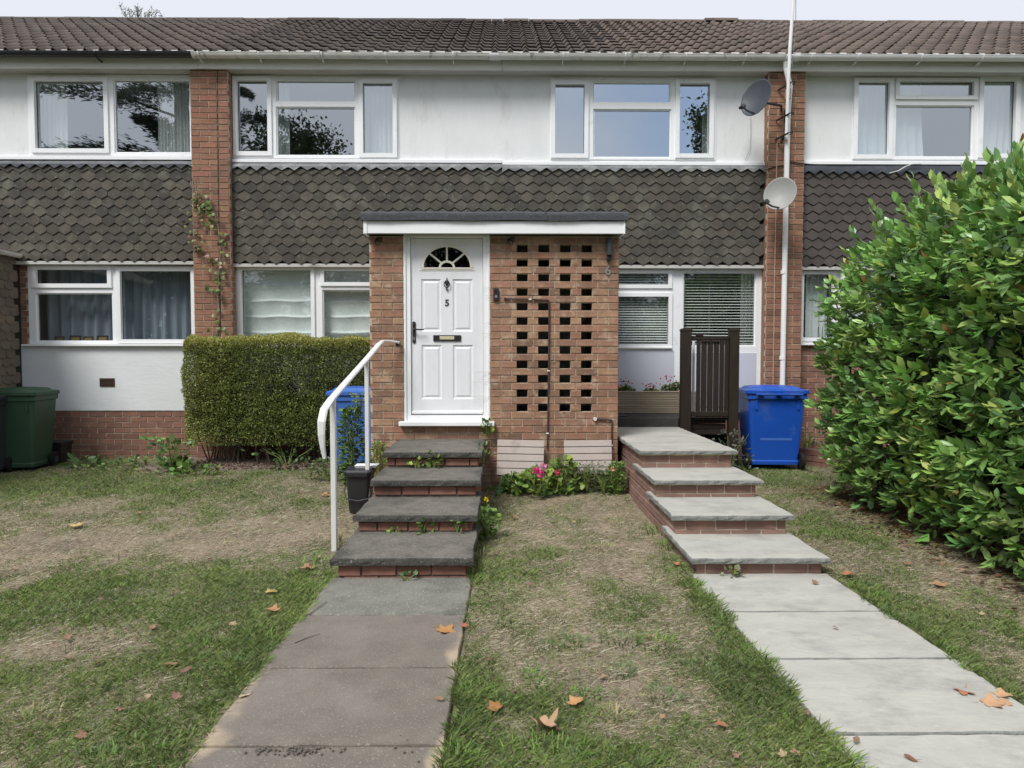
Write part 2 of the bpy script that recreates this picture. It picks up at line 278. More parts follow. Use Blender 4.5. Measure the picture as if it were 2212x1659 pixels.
    def tube(s, pts, r, n=8, cap=True, flat=1.0):
        pts = [Vector(p) for p in pts]; rs = r if isinstance(r, (list, tuple)) else [r]*len(pts); i0 = len(s.v); up = None
        for k, p in enumerate(pts):
            d = (pts[min(k+1, len(pts)-1)]-pts[max(k-1, 0)]).normalized()
            if up is None: up = Vector((1, 0, 0)) if abs(d.x) < .9 else Vector((0, 0, 1))
            a = d.cross(up).normalized(); b = a.cross(d).normalized(); up = b
            for q in range(n):
                t = 2*math.pi*(q+.5)/n
                s.v.append(tuple(p+a*math.cos(t)*rs[k]*flat+b*math.sin(t)*rs[k]))
        for k in range(len(pts)-1):
            for q in range(n):
                s.f.append((i0+k*n+q, i0+k*n+(q+1) % n, i0+(k+1)*n+(q+1) % n, i0+(k+1)*n+q))
        if cap: s.f.append(tuple(i0+q for q in range(n))[::-1]); s.f.append(tuple(i0+(len(pts)-1)*n+q for q in range(n)))
        return s
    def prism(s, pts, y0, y1, mx=None):
        """outline in x,z (anticlockwise seen from -y) extruded in y"""
        n = len(pts); a = [(x, y0, z) for x, z in pts]; b = [(x, y1, z) for x, z in pts]
        if mx is not None: a = [tuple(mx @ Vector(q)) for q in a]; b = [tuple(mx @ Vector(q)) for q in b]
        i = len(s.v); s.v += a+b; s.f.append(tuple(range(i, i+n))); s.f.append(tuple(range(i+2*n-1, i+n-1, -1)))
        for k in range(n): s.f.append((i+k, i+n+k, i+n+(k+1) % n, i+(k+1) % n))
        return s
    def loft(s, rings, cap=True):
        n = len(rings[0]); i = len(s.v)
        for r in rings: s.v += [tuple(p) for p in r]
        for k in range(len(rings)-1):
            for q in range(n): s.f.append((i+k*n+q, i+k*n+(q+1) % n, i+(k+1)*n+(q+1) % n, i+(k+1)*n+q))
        if cap: s.f.append(tuple(i+q for q in range(n))[::-1]); s.f.append(tuple(i+(len(rings)-1)*n+q for q in range(n)))
        return s
    def mesh(s, name, m, smooth=False):
        me = bpy.data.meshes.new(name); me.from_pydata(s.v, [], s.f); me.materials.append(M[m] if isinstance(m, str) else m)
        if smooth: me.polygons.foreach_set('use_smooth', [True]*len(me.polygons))
        me.update(); return me
    def put(s, name, m, parent=None, mx=None, smooth=False): return link(name, s.mesh(name, m, smooth), parent, mx)
def npmesh(name, V, Fq, m, col=None, smooth=False):
    """V (n,3), Fq (k,3 or 4) int arrays, col (n,3)"""
    me = bpy.data.meshes.new(name); k = Fq.shape[1]
    me.vertices.add(len(V)); me.vertices.foreach_set('co', np.ascontiguousarray(V, np.float32).ravel())
    me.loops.add(Fq.size); me.loops.foreach_set('vertex_index', np.ascontiguousarray(Fq, np.int32).ravel())
    me.polygons.add(len(Fq)); me.polygons.foreach_set('loop_start', np.arange(0, Fq.size, k, dtype=np.int32))
    if smooth: me.polygons.foreach_set('use_smooth', np.ones(len(Fq), bool))
    me.materials.append(M[m] if isinstance(m, str) else m); me.update(calc_edges=True)
    if col is not None:
        a = me.color_attributes.new('Col', 'FLOAT_COLOR', 'POINT'); a.data.foreach_set('color', np.concatenate([col, np.ones((len(col), 1))], 1).astype(np.float32).ravel())
    return me
rng = np.random.default_rng(5)
def vn(x, y, seed=0):
    xi, yi = np.floor(x), np.floor(y); fx, fy = x-xi, y-yi; fx = fx*fx*(3-2*fx); fy = fy*fy*(3-2*fy)
    def h(a, b):
        t = np.sin(a*127.1+b*311.7+seed*74.7)*43758.5453; return t-np.floor(t)
    return (h(xi, yi)*(1-fx)+h(xi+1, yi)*fx)*(1-fy)+(h(xi, yi+1)*(1-fx)+h(xi+1, yi+1)*fx)*fy
def fbm(x, y, seed=0, o=4):
    t = 0; a = .5; n = 0
    for k in range(o): t = t+a*vn(x*2**k, y*2**k, seed+k); n += a; a *= .5
    return t/n
# bricks ------------------------------------------------------------
def brick_variants(mat_name):
    out = []
    for k in range(5):
        b = MB(); j = lambda: R.uniform(-.0022, .0022); w, h, c = .1075, .0325, .003
        # front ring, chamfer ring, back ring, with chipped irregular arrises
        fr = [(-w+c+j(), -.0015+j()*.4, -h+c+j()), (0, -.001, -h+c+j()), (w-c+j(), -.0015+j()*.4, -h+c+j()), (w-c+j(), 0, 0), (w-c+j(), j()*.4, h-c+j()), (0, -.001, h-c+j()), (-w+c+j(), j()*.4, h-c+j()), (-w+c+j(), 0, 0)]
        mr_ = [(x*1.028 if abs(x) > .01 else x, .004, z*1.1 if abs(z) > .01 else z) for x, y, z in fr]
        bk = [(x, .03, z) for x, y, z in mr_]
        i = 0; b.v = fr+mr_+bk; b.f = [tuple(range(8))]
        for a in (0, 8):
            for q in range(8): b.f.append((a+q, a+8+q, a+8+(q+1) % 8, a+(q+1) % 8))
        out.append(b.mesh('brick', mat_name))
    return out
BV = {}
def bricks(parent, mx, x0, x1, z0, z1, hs=(), course=.075, zoff=0.0, xoff=0.0, m='brick_pier', depth=.008, headers=None, name='brick', minlen=.03, pitch=.225, alt=.5):
    """running bond on the local plane y=0 facing -y; bricks stand `depth` proud"""
    if m not in BV: BV[m] = brick_variants(m)
    k0 = math.floor((z0-zoff)/course+.01); n = 0
    for k in range(k0, int((z1-zoff)/course)+2):
        a, b = zoff+k*course+.005, zoff+(k+1)*course-.005
        a2, b2 = max(a, z0+.002), min(b, z1-.002)
        if b2-a2 < .018: continue
        zc = (a2+b2)/2; iv = [(x0, x1)]
        for h in hs:
            if h[1] < zc < h[3]:
                nx = []
                for (p, q) in iv:
                    if h[2] <= p or h[0] >= q: nx.append((p, q)); continue
                    if h[0] > p: nx.append((p, h[0]))
                    if h[2] < q: nx.append((h[2], q))
                iv = nx
        off = xoff+(pitch*alt if k % 2 else 0)
        for (p, q) in iv:
            i = math.floor((p-off)/pitch)
            while off+i*pitch < q-1e-6:
                s, e = max(off+i*pitch+.005, p+.001), min(off+(i+1)*pitch-.005, q-.001); i += 1
                if e-s < minlen: continue
                o = link(name, R.choice(BV[m]), parent, mx @ T(((s+e)/2, -depth+R.uniform(-.002, .002), zc+R.uniform(-.0012, .0012))) @ Matrix.Rotation(R.uniform(-.006, .006), 4, 'Y') @ SC((e-s)/.215, 1, (b2-a2)/.065)); n += 1
    return n
# ================================================================== ground
DW, DT, DP, DG = 9.05, 8.985, 8.90, 9.08          # upper wall face, tile face, pier face, ground-floor window face
DPO = 7.04                                        # porch front
XL0, XL1 = PX(417, DP, 500), PX(497, DP, 500)     # left pier
XR0, XR1 = PX(1657, DP, 500), PX(1734, DP, 500)   # right pier
XM = PX(1085, DT)
LP = (-1.115, -.215); RP = (1.205, 2.105)         # left and right paths (x ranges)
def hgt(x, y): return .045*np.clip((y-6.2)/.55, 0, 1)*np.clip((x+.35)/.15, 0, 1)*np.clip((1.4-x)/.15, 0, 1)+-.012+.055*np.clip((y-7.4)/1.3, 0, 1)+.02*(fbm(x*1.3, y*1.3, 3)-.5)+.012*(fbm(x*7, y*7, 9)-.5)
def green(x, y):
    g = .35+1.2*(fbm(x*1.5+5, y*1.1, 11, 5)-.5)+1.15*(fbm(x*5, y*4, 21, 5)-.5)+.7*(fbm(x*17, y*14, 27, 3)-.5)
    def blob(u, v, rx, ry, w):
        nonlocal g
        cx, cy = G(u, v); g = g+(.92 if w > 0 else .36)*w*np.exp(-((x-cx)/rx)**2-((y-cy)/ry)**2)
    for a in ((120, 1045, 2.2, .8, 1.0), (420, 1060, 1.2, .5, .3), (620, 1290, .55, .6, .8), (330, 1290, 1.1, .42, .75), (480, 1470, .4, .5, .65), (180, 1500, 1.1, .4, .45), (60, 1630, .5, .2, .6),
              (1010, 1480, .12, .28, 1.0), (1080, 1520, .22, .15, .6), (1010, 1610, .2, .14, 1.0), (1050, 1110, .2, .6, .8), (1180, 1190, .16, .16, .6), (1480, 1230, .16, .5, .65), (1600, 1380, .16, .6, .8),
              (1740, 1560, .28, .4, 1.0), (1450, 1150, .14, .4, .9), (1200, 1650, .5, .14, .7), (1680, 1030, .6, .9, .9), (1900, 1320, .3, .5, 1.0), (2040, 1440, .25, .4, .9), (1800, 1140, .25, .4, .7), (1240, 1640, .3, .08, .4),
              (250, 1190, 1.6, .30, -.55), (620, 1130, .9, .30, -.6), (50, 1180, .9, .3, -.6), (1250, 1380, .5, .5, -.6), (1230, 1150, .5, .5, -.3), (1350, 1480, .42, .3, -.4), (2030, 1230, .6, .5, -.9), (150, 1370, .8, .2, -.35)): blob(*a)
    return np.clip(g, 0, 1)
def axis(breaks):
    out = []
    for a, b, st in breaks: out += list(np.arange(a, b, st))
    return np.array(out+[breaks[-1][1]])
gx = axis([(-90, -10, 8), (-10, -7, .5), (-7, 5.5, .05), (5.5, 10, .5), (10, 90, 8)]); gy = axis([(-90, -2, 8), (-2, 1.8, .4), (1.8, 9.4, .05), (9.4, 14, .5), (14, 90, 8)])
X, Y = np.meshgrid(gx, gy); gr = green(X, Y)
far = (np.abs(X) > 7.5) | (Y < 1.6) | (Y > 9.5)
tn = np.clip(.5+1.6*(fbm(X*3, Y*3, 41)-.5), 0, 1)[..., None]
dry = np.array([.37, .305, .215])*(1-tn)+np.array([.205, .165, .13])*tn
gc = np.array([.15, .175, .07])*np.ones_like(dry)
colr = dry*(1-gr[..., None]*.85)+gc*gr[..., None]*.85
litter = np.clip(1-np.abs(X-3.55)/.9, 0, 1)*np.clip((Y-3)/.6, 0, 1)*np.clip((7.6-Y)/.5, 0, 1)
colr = colr*(1-.75*litter[..., None])+np.array([.17, .105, .065])*.75*litter[..., None]
colr[far] = (.07, .09, .035)
Z = np.where(far, -.02, hgt(X, Y))
on = ((X > LP[0]+.03) & (X < LP[1]-.03) | (X > RP[0]+.03) & (X < RP[1]-.03)) & (Y < 4.2) & (Y > -4)
Z = np.where(on, -.06, Z)
nx_, ny_ = len(gx), len(gy); idx = np.arange(nx_*ny_).reshape(ny_, nx_)
Fq = np.stack([idx[:-1, :-1], idx[:-1, 1:], idx[1:, 1:], idx[1:, :-1]], -1).reshape(-1, 4)
prop(link('lawn', npmesh('lawn', np.stack([X, Y, Z], -1).reshape(-1, 3), Fq, 'lawn', colr.reshape(-1, 3), True)), kind='structure')
# soil bed in front of the left hedge and around the porch foot
def bed(name, x0, x1, y0, y1, z, h):
    n = int((x1-x0)/.06); k = int((y1-y0)/.06); xs = np.linspace(x0, x1, n); ys = np.linspace(y0, y1, k); A, B = np.meshgrid(xs, ys)
    e = np.minimum(np.minimum((A-x0), (x1-A)), np.minimum(B-y0, y1-B)); B = B+.05*(fbm(A*5, B*0+2, 8)-.5)*(B < (y0+y1)/2)
    Zz = hgt(A, B)+np.where(e < .02, -.04, h*(.4+.6*fbm(A*9, B*9, 5))); ii = np.arange(n*k).reshape(k, n)
    me = npmesh(name, np.stack([A, B, Zz], -1).reshape(-1, 3), np.stack([ii[:-1, :-1], ii[:-1, 1:], ii[1:, 1:], ii[1:, :-1]], -1).reshape(-1, 4), 'soil', None, True)
    prop(link('soil_bed', me), kind='structure')
bed('soil_bed', -4.6, -1.5, 8.2, 9.1, 0, .045)
# ------------------------------------------------------------------ paths of slabs
def slab_mesh(w, d, h, m, chip=.003, n=14, rough=.0, seed=0):
    """a slab w x d, top at z=0, with slightly wandering arrises and a chamfer"""
    r = random.Random(seed); xs = [w*i/n for i in range(n+1)]; ys = [d*i/(n//2) for i in range(n//2+1)]; b = MB()
    per = [(x, 0) for x in xs]+[(w, y) for y in ys[1:]]+[(x, d) for x in xs[::-1][1:]]+[(0, y) for y in ys[::-1][1:-1]]
    j = [(r.uniform(-chip, chip), r.uniform(-chip, chip), r.uniform(-1, 0)*rough) for _ in per]
    def ring(ins, z, k): return [(x+(ins if x < .01 else -ins if x > w-.01 else 0)+a*k, y+(ins if y < .01 else -ins if y > d-.01 else 0)+c*k, z+e*(z > -.02)) for (x, y), (a, c, e) in zip(per, j)]
    rg = [ring(0, -h, .8), ring(-.002, -h*.5, 1.6), ring(0, -.006, 1.2), ring(.005, 0, 1)]
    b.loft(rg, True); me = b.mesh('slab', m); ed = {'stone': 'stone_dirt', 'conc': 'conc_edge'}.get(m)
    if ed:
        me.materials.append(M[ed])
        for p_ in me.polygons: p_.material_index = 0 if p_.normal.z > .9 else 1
    return me
def path(name, xr, ys, m, seed, mj):
    root = prop(link(name, MB().box(xr[0]+.01, xr[1]-.01, ys[-1], ys[0], -.09, -.022).mesh(name, mj)), kind='structure')
    for k in range(len(ys)-1):
        w, d = xr[1]-xr[0]-.004, ys[k]-ys[k+1]-(.010 if m == 'stone' else .014)
        mm = 'path_g' if (m == 'path_a' and k == 0) else m
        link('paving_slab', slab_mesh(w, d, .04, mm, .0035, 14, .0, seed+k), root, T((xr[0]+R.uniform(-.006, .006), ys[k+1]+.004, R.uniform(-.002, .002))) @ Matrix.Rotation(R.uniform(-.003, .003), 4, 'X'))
path('pathway', LP, [4.27, 3.64, 3.015, 2.40, 1.78, 1.16, .54, -.08, -.7], 'path_a', 3, 'mortar_dark')
path('pathway', RP, [4.33, 3.665, 3.08, 2.455, 1.84, 1.22, .60, -.02, -.64], 'stone', 40, 'mortar_dark')
# ------------------------------------------------------------------ steps
def flight(label, xr, tops, yb, m, th, mj, bm, xside, rough, chip, lab2):
    """tops: [(z, y_front)] bottom first; yb: where the landing ends"""
    r = thing('garden_steps', ((xr[0]+xr[1])/2, tops[0][1], 0), label, 'steps')
    core = MB(); n = len(tops)
    for k, (z, yf) in enumerate(tops):
        y1 = tops[k+1][1]+.30 if k < n-1 else yb; zb = z-th
        z0 = -.05 if k == 0 else tops[k-1][0]-th-.01
        core.box(xr[0]+.045, xr[1]-.045, yf+.052+k*.0005, yb-.003*k, z0, zb-.001)
        w = xr[1]-xr[0]
        if m == 'stone' and k == n-1:
            cuts = [yf, 6.62, 7.22, 7.80, yb]
        elif k == n-1: cuts = [yf, yf+.62, yb]
        else: cuts = [yf, y1]
        for q in range(len(cuts)-1):
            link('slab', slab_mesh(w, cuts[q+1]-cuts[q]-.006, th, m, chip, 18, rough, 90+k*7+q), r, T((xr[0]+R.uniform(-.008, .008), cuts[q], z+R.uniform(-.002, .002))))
        zr0 = 0 if k == 0 else tops[k-1][0]; zr1 = zb-.004
        bricks(r, T((0, yf+.052, 0)), xr[0]+.04, xr[1]-.04, zr0-(.0 if k else .02), zr1, (), .075, zr1-.078*1-.0, R.uniform(0, .2), bm, .012 if m == 'conc' else .004)
        # sides
        for sgn, xx in ((-1, xr[0]+.045), (1, xr[1]-.045)):
            y_end = yb-.01
            if sgn != xside and k < 1: pass
            mxs = T((xx, 0, 0)) @ RZ(math.pi/2*sgn)
            a, b = (yf+.05, y_end) if sgn > 0 else (-y_end, -(yf+.05))
            bricks(r, mxs, a, b, (zr0-.0 if k else 0)-(.0 if k else .02)-(th if k else 0), zr1, (), .075, zr1-.078, 0, bm, .010 if m == 'conc' else .0035)
    core.put('masonry', mj, r)
    return r
LS = [(.137, 4.22), (.268, 4.83), (.412, 5.42), (.556, 6.02)]
RS = [(.110, 4.28), (.258, 4.84), (.403, 5.45), (.562, 6.05)]
ls = flight('dark weathered concrete slab steps up to the white front door', LP, LS, 7.03, 'conc', .048, 'mortar_dark', 'brick_step', 1, .002, .006, '')
rs = flight('pale riven sandstone steps on neat brickwork leading to the dark gate', RP, RS, 8.18, 'stone', .036, 'mortar_pale', 'brick_new', -1, .002, .007, '')
ym = MB()
for k, (z, yf) in enumerate(RS):
    y1 = RS[k+1][1]+.05 if k < 3 else 7.2
    ym.tube([(RP[0]+.036, yf+.05+t*(y1-yf-.05), z-.045+.003*math.sin(t*23)) for t in [i/12 for i in range(13)]], .011, 6)
    ym.tube([(RP[0]+.05+t*.8, yf+.048, z-.042+.003*math.sin(t*19+k)) for t in [i/12 for i in range(13)]], .007, 6)
ym.put('mortar_bed', 'mortar_yellow', rs)
# ================================================================== houses
ZS = PZ(150, 8.85)                     # soffit height
h4 = thing('terraced_house', (-7.0, DW, 0), 'left neighbouring terraced house with the black gutter and painted panel', 'house')
h5 = thing('terraced_house', ((XL1+XM)/2, DW, 0), 'terraced house left of the porch, roman blinds in its lower window', 'house')
h6 = thing('terraced_house', ((XR0+XM)/2, DW, 0), 'terraced house right of the porch, venetian blinds in its lower window', 'house')
h7 = thing('terraced_house', (6.6, DW, 0), 'right-hand neighbouring terraced house partly hidden behind the tall laurel hedge', 'house')
HS = (h4, h5, h6, h7)
def rect(u0, v0, u1, v1, D):
    um, vm = (u0+u1)/2, (v0+v1)/2; return (PX(u0, D, vm), PZ(v1, D, um), PX(u1, D, vm), PZ(v0, D, um))
def window(h, D, outer, lights, gl, sillv=None, name='window'):
    """outer and lights in survey pixels; lights: (u0,v0,u1,v1, sash margin or 0)"""
    ro = rect(*outer, D); hs = []; L = []
    for (u0, v0, u1, v1, mg) in lights:
        g = rect(u0, v0, u1, v1, D); hs.append((g[0]-mg*.55, g[1]-mg*.55, g[2]+mg*.55, g[3]+mg*.55) if mg else g); L.append((g, mg))
    w = MB().holes(*[ro[i] for i in (0, 2, 1, 3)], hs, D-.012, D+.055).put(name, 'upvc', h)
    for g, mg in L:
        if mg:
            s = MB().holes(g[0]-mg, g[2]+mg, g[1]-mg, g[3]+mg, [g], D-.034, D-.0125)
            s.holes(g[0]-mg*.5, g[2]+mg*.5, g[1]-mg*.5, g[3]+mg*.5, [g], D-.0124, D+.03); s.put('sash', 'upvc', w)
            e = MB().holes(g[0]-.012, g[2]+.012, g[1]-.012, g[3]+.012, [(g[0]+.001, g[1]+.001, g[2]-.001, g[3]-.001)], D-.031, D-.005)
        else:
            b = MB().holes(g[0]-.002, g[2]+.002, g[1]-.002, g[3]+.002, [(g[0]+.016, g[1]+.016, g[2]-.016, g[3]-.016)], D+.004, D+.02); b.put('glazing_bead', 'upvc', w)
        p = MB(); yy = D+.024; p.poly([(g[0]-.001, yy, g[1]-.001), (g[2]+.001, yy, g[1]-.001), (g[2]+.001, yy, g[3]+.001), (g[0]-.001, yy, g[3]+.001)]); p.put('pane', gl, w)
        q = MB().holes(g[0]-.0, g[2]+.0, g[1]-.0, g[3]+.0, [(g[0]+.005, g[1]+.005, g[2]-.005, g[3]-.005)], D+.016, D+.0235); q.put('gasket', 'black', w)
    return w, ro
def room(h, ro, D, depth=2.6, m='room', pad=.15):
    x0, z0, x1, z1 = ro[0]-pad, ro[1]-.02, ro[2]+pad, ro[3]+.05; a, b = D+.16, D+depth; r = MB()
    r.poly([(x0, b, z0), (x1, b, z0), (x1, b, z1), (x0, b, z1)]); r.poly([(x0, a, z0), (x0, b, z0), (x0, b, z1), (x0, a, z1)]); r.poly([(x1, a, z0), (x1, b, z0), (x1, b, z1), (x1, a, z1)])
    r.poly([(x0, a, z0), (x1, a, z0), (x1, b, z0), (x0, b, z0)]); r.poly([(x0, a, z1), (x1, a, z1), (x1, b, z1), (x0, b, z1)])
    r.put('room', m, h)
def curtain(par, x0, x1, z0, z1, y, m='net', per=.06, amp=.012, lean=0.0, name='curtain', seed=0):
    r = random.Random(seed); n = max(8, int((x1-x0)/per*8)); b = MB(); ph = r.uniform(0, 6); k = 6
    for i in range(n+1):
        t = i/n
        for j in range(k+1):
            s = j/k; x = x0+(x1-x0)*t+lean*(1-s)**2*t; yy = y+amp*(math.sin(t*(x1-x0)/per*6.28+ph)+.5*math.sin(t*(x1-x0)/per*2.7+ph*2))*(.5+.7*(1-s)); b.v.append((x, yy, z0+(z1-z0)*s))
    for i in range(n):
        for j in range(k): q = i*(k+1)+j; b.f.append((q, q+k+1, q+k+2, q+1))
    return b.put(name, m, par, smooth=True)
# upper storey -----------------------------------------------------
UW = {}
def upper(h, x0, x1, spec, sillv, mwall='render'):
    outs = []; ws = []
    for outer, lights, gl in spec:
        w, ro = window(h, DW, outer, lights, gl); outs.append(ro); ws.append(w); room(h, ro, DW+.02)
    zb = PZ(sillv, DW)
    MB().holes(x0, x1, zb+.012, ZS+.05, [(r[0], r[1], r[2], r[3]) for r in outs], DW, DW+.16).put('rendered_wall', mwall, h)
    MB().cbox(x0+.002, x1-.002, DW-.055, DW+.1, zb-.035, zb+.010, .004).put('sill_board', 'upvc', h)
    return ws, outs
XE0, XE1 = -11.4, 11.4
wA, rA = upper(h4, XE0, XL0, [((62, 163, 417, 337), [(78, 177, 227, 322, .055), (247, 172, 412, 331, 0)], 'glass_up')], 344)
wB, rB = upper(h5, XL1, XM, [((502, 166, 861, 342), [(514, 176, 579, 328, .055), (597, 173, 768, 221, 0), (597, 231, 768, 337, 0), (785, 181, 849, 332, .055)], 'glass_up')], 349)
wC, rC = upper(h6, XM, XR0, [((1189, 169, 1546, 345), [(1199, 184, 1262, 333, .055), (1281, 177, 1449, 223, 0), (1281, 236, 1449, 341, 0), (1467, 182, 1532, 333, .055)], 'glass_hi')], 353)
wD, rD = upper(h7, XR1, XE1, [((1842, 168, 2203, 345), [(1851, 179, 1918, 335, .055), (1941, 178, 2101, 208, .05), (1933, 228, 2101, 340, 0), (2121, 176, 2190, 333, .055)], 'glass_up')], 350)
def cur(w, ro, u0, u1, D=DW, dy=.17, m='net', per=.06, amp=.012, lean=0, seed=0, z0=None, z1=None): curtain(w, PX(u0, D+dy, 400), PX(u1, D+dy, 400), (z0 or ro[1]+.01), (z1 or ro[3]-.0), D+dy, m, per, amp, lean, seed=seed)
cur(wA[0], rA[0], 74, 150, seed=1); cur(wA[0], rA[0], 345, 420, per=.045, seed=2)
cur(wB[0], rB[0], 595, 628, seed=3, m='blind'); cur(wB[0], rB[0], 780, 862, seed=4)
cur(wC[0], rC[0], 1515, 1545, seed=5, m='blind', per=.08)
cur(wD[0], rD[0], 1846, 1985, seed=6, per=.13, amp=.016, lean=.06); cur(wD[0], rD[0], 2105, 2200, seed=7, per=.11, amp=.016, lean=-.05)
# lead flashing, gable-shaped tiles hung on the wall ----------------
TW, GZ = .163, .1165
def hung_tile(m, top=.20):
    w, p = TW/2-.0006, .055
    o = [(0, 0), (w, p*.9), (w, top), (-w, top), (-w, p*.9)]; b = MB(); n = len(o)
    fr = [(x*.998, -.008, z+(.003 if z < .06 else 0)) for x, z in o]; md = [(x, -.0035, z) for x, z in o]; bk = [(x, .007, z) for x, z in o]
    b.v = fr+md+bk; b.f = [tuple(range(n))]
    for a in (0, n):
        for q in range(n): b.f.append((a+q, a+n+q, a+n+(q+1) % n, a+(q+1) % n))
    return b.mesh('hanging_tile', m)
HT = {k: [hung_tile(k), hung_tile(k, .145), hung_tile(k, .085)] for k in ('hung', 'hung_warm')}
def hang(h, x0, x1, vtop, vbot, m, miss=()):
    z0 = PZ(vbot, DT); z1 = PZ(vtop, DT); rows = int(math.ceil((z1-z0)/GZ)); cols = int((x1-x0)/TW)+2
    MB().box(x0, x1, DT+.022, DT+.05, z0+.015, z1+.1).put('wall_battens', 'dark', h)
    for r in range(rows):
        for c in range(-1, cols+1):
            x = x0+TW*(c+.5+(.5 if r % 2 else 0)); z = z0+r*GZ
            if x-TW*.52 < x0-.085 or x+TW*.52 > x1+.085: continue
            if (h is h4 and x < -7.5) or (h is h7 and x > 7.4): continue
            if (round(x, 0), r) in miss: continue
            zj = R.uniform(-.004, .004)-(.012 if R.random() < .015 else 0); tilt = .105+R.uniform(-.009, .009); top_ = z1+.005-z; hv = 0 if top_ > .2 else 1 if top_ > .145 else 2
            if top_ < .06: continue
            sx = 1
            if x-TW/2 < x0: sx = None
            o = link('hanging_tile', HT[m][hv], h, T((x+R.uniform(-.002, .002), DT-.008, z+zj)) @ Matrix.Rotation(-tilt, 4, 'X') @ Matrix.Rotation(R.uniform(-.012, .012), 4, 'Y'))
    # sloping lead with a zigzag foot following the top course
    n = rows; zt = z0+(rows-1)*GZ; tz = .055; b = MB(); pts = []
    zc = z1-.012; xs = x0
    off = (.5 if (rows-1) % 2 else 0)
    lo = []
    x = x0
    while x < x1-1e-4:
        ph = ((x-x0)/TW-off) % 1.0; lo.append((x, zc+(.052*(1-abs(2*ph-1))-.052 if True else 0)+.052*0+R.uniform(-.006, .004))); x += TW/2
    lo = [(a, c) for a, c in lo]+[(x1, zc-.02)]
    return lo, z1
def flashing(h, x0, x1, vt, vb, m, seed):
    """strip of dressed lead: flat top, zigzag lower edge"""
    r = random.Random(seed); zt = PZ(vt, DW); zb = PZ(vb, DT); b = MB(); n = int((x1-x0)/(TW/2)); st = (x1-x0)/n
    rows = [[], [], [], []]
    for i in range(n+1):
        x = x0+st*i; zg = zb+(.024 if i % 2 else -.026)+r.uniform(-.008, .006)
        rows[0].append((x, DW-.0, zt)); rows[1].append((x, DT-.012+r.uniform(-.003, .003), zt-.03+r.uniform(-.003, .003)))
        rows[2].append((x, DT-.026+r.uniform(-.004, .004), zb+.03)); rows[3].append((x, DT-.030+r.uniform(-.004, .003), zg))
    for rr in rows: b.v += rr
    for k in range(3):
        for i in range(n): q = k*(n+1)+i; b.f.append((q+n+1, q+n+2, q+1, q))
    k = len(b.v); b.v += [(x, y+.004, z) for x, y, z in rows[3]]
    for i in range(n): b.f.append((3*(n+1)+i+1, 3*(n+1)+i, k+i, k+i+1))
    b.put('lead_flashing', m, h)
hang(h4, XE0+2.0, XL0, 362, 567, 'hung'); flashing(h4, -7.9, XL0-.004, 349, 362, 'lead_dark', 1)
hang(h5, XL1, XM, 364, 572, 'hung'); flashing(h5, XL1+.004, XM, 353, 366, 'lead', 2)
hang(h6, XM, XR0, 366, 573, 'hung'); flashing(h6, XM, XR0-.004, 356, 368, 'lead', 3)
hang(h7, XR1, 7.6, 368, 577, 'hung_warm'); flashing(h7, XR1+.004, 7.6, 355, 372, 'lead_dark', 4)
for h, x0, x1, v in ((h4, XE0, XL0, 567), (h5, XL1, XM, 572), (h6, XM, XR0, 574), (h7, XR1, XE1, 577)):
    z = PZ(v, DT); MB().box(x0+.003, x1-.003, DT-.004, DG+.1, z-.03, z+.012).put('tile_batten_board', 'soffit', h)
    MB().box(x0, x1, DW+.001, DW+.17, z+.01, PZ(346, DW)-.03).put('inner_wall', 'dark', h)
# ground-floor windows ----------------------------------------------
wE, rE = window(h4, DG, (63, 574, 424, 743), [(80, 583, 234, 613, .055), (79, 633, 245, 738, 0), (263, 586, 415, 733, .055)], 'glass_low'); room(h4, rE, DG)
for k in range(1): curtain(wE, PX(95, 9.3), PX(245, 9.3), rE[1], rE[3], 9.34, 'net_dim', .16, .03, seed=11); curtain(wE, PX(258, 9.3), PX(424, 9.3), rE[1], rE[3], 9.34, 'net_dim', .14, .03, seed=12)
zE = rE[1]
MB().cbox(PX(50, DG), XL0-.004, DG-.075, DG+.05, zE-.032, zE-.004, .004).put('window_sill', 'upvc', h4)
MB().box(PX(47, DG, 800), XL0-.002, DG-.02, DG+.12, PZ(886, DG), zE-.033).put('rendered_panel', 'render_cool', h4)
xpl0 = -7.6
MB().box(xpl0, XL0-.003, DG-.005, DG+.15, -.1, PZ(886, DG)-.012).put('plinth', 'mortar', h4)
bricks(h4, T((0, DG-.005, 0)), PX(60, DG, 900), XL0-.006, .0, PZ(886, DG)-.014, (), .075, .012, 0, 'brick_red')
MB().box(xpl0, PX(62, DG), DG+.001, DG+.15, 0, PZ(567, DG)).put('brick_return', 'mortar', h4)
bricks(h4, T((0, DG+.0, 0)), PX(43, DG, 650), PX(62, DG, 650)-.004, zE-.03, PZ(569, DG), (), .075, .012, 0, 'brick_red')
# air brick
av = rect(216, 817, 248, 835, DG-.02); ab = MB().holes(av[0], av[2], av[1], av[3], [(av[0]+.008, av[1]+.008+i*.018, av[2]-.008, av[1]+.016+i*.018) for i in range(6)], DG-.03, DG-.0205).put('air_brick', 'terracotta', h4)
MB().box(av[0]+.004, av[2]-.004, DG-.0225, DG-.0208, av[1]+.004, av[3]-.004).put('void', 'dark', ab)
wF, rF = window(h5, DG, (510, 578, 880, 748), [(524, 584, 673, 740, .05), (701, 586, 860, 610, .05), (697, 626, 860, 740, 0)], 'glass_low'); room(h5, rF, DG)
MB().cbox(XL1+.01, -1.5, DG-.075, DG+.05, rF[1]-.032, rF[1]-.004, .004).put('window_sill', 'upvc', h5)
MB().box(XL1, XM, DG-.02, DG+.12, .9, rF[1]-.033).put('rendered_panel', 'render_cool', h5)
MB().box(XL1, XM, DG-.0, DG+.12, -.1, .898).put('plinth', 'brick_red', h5)
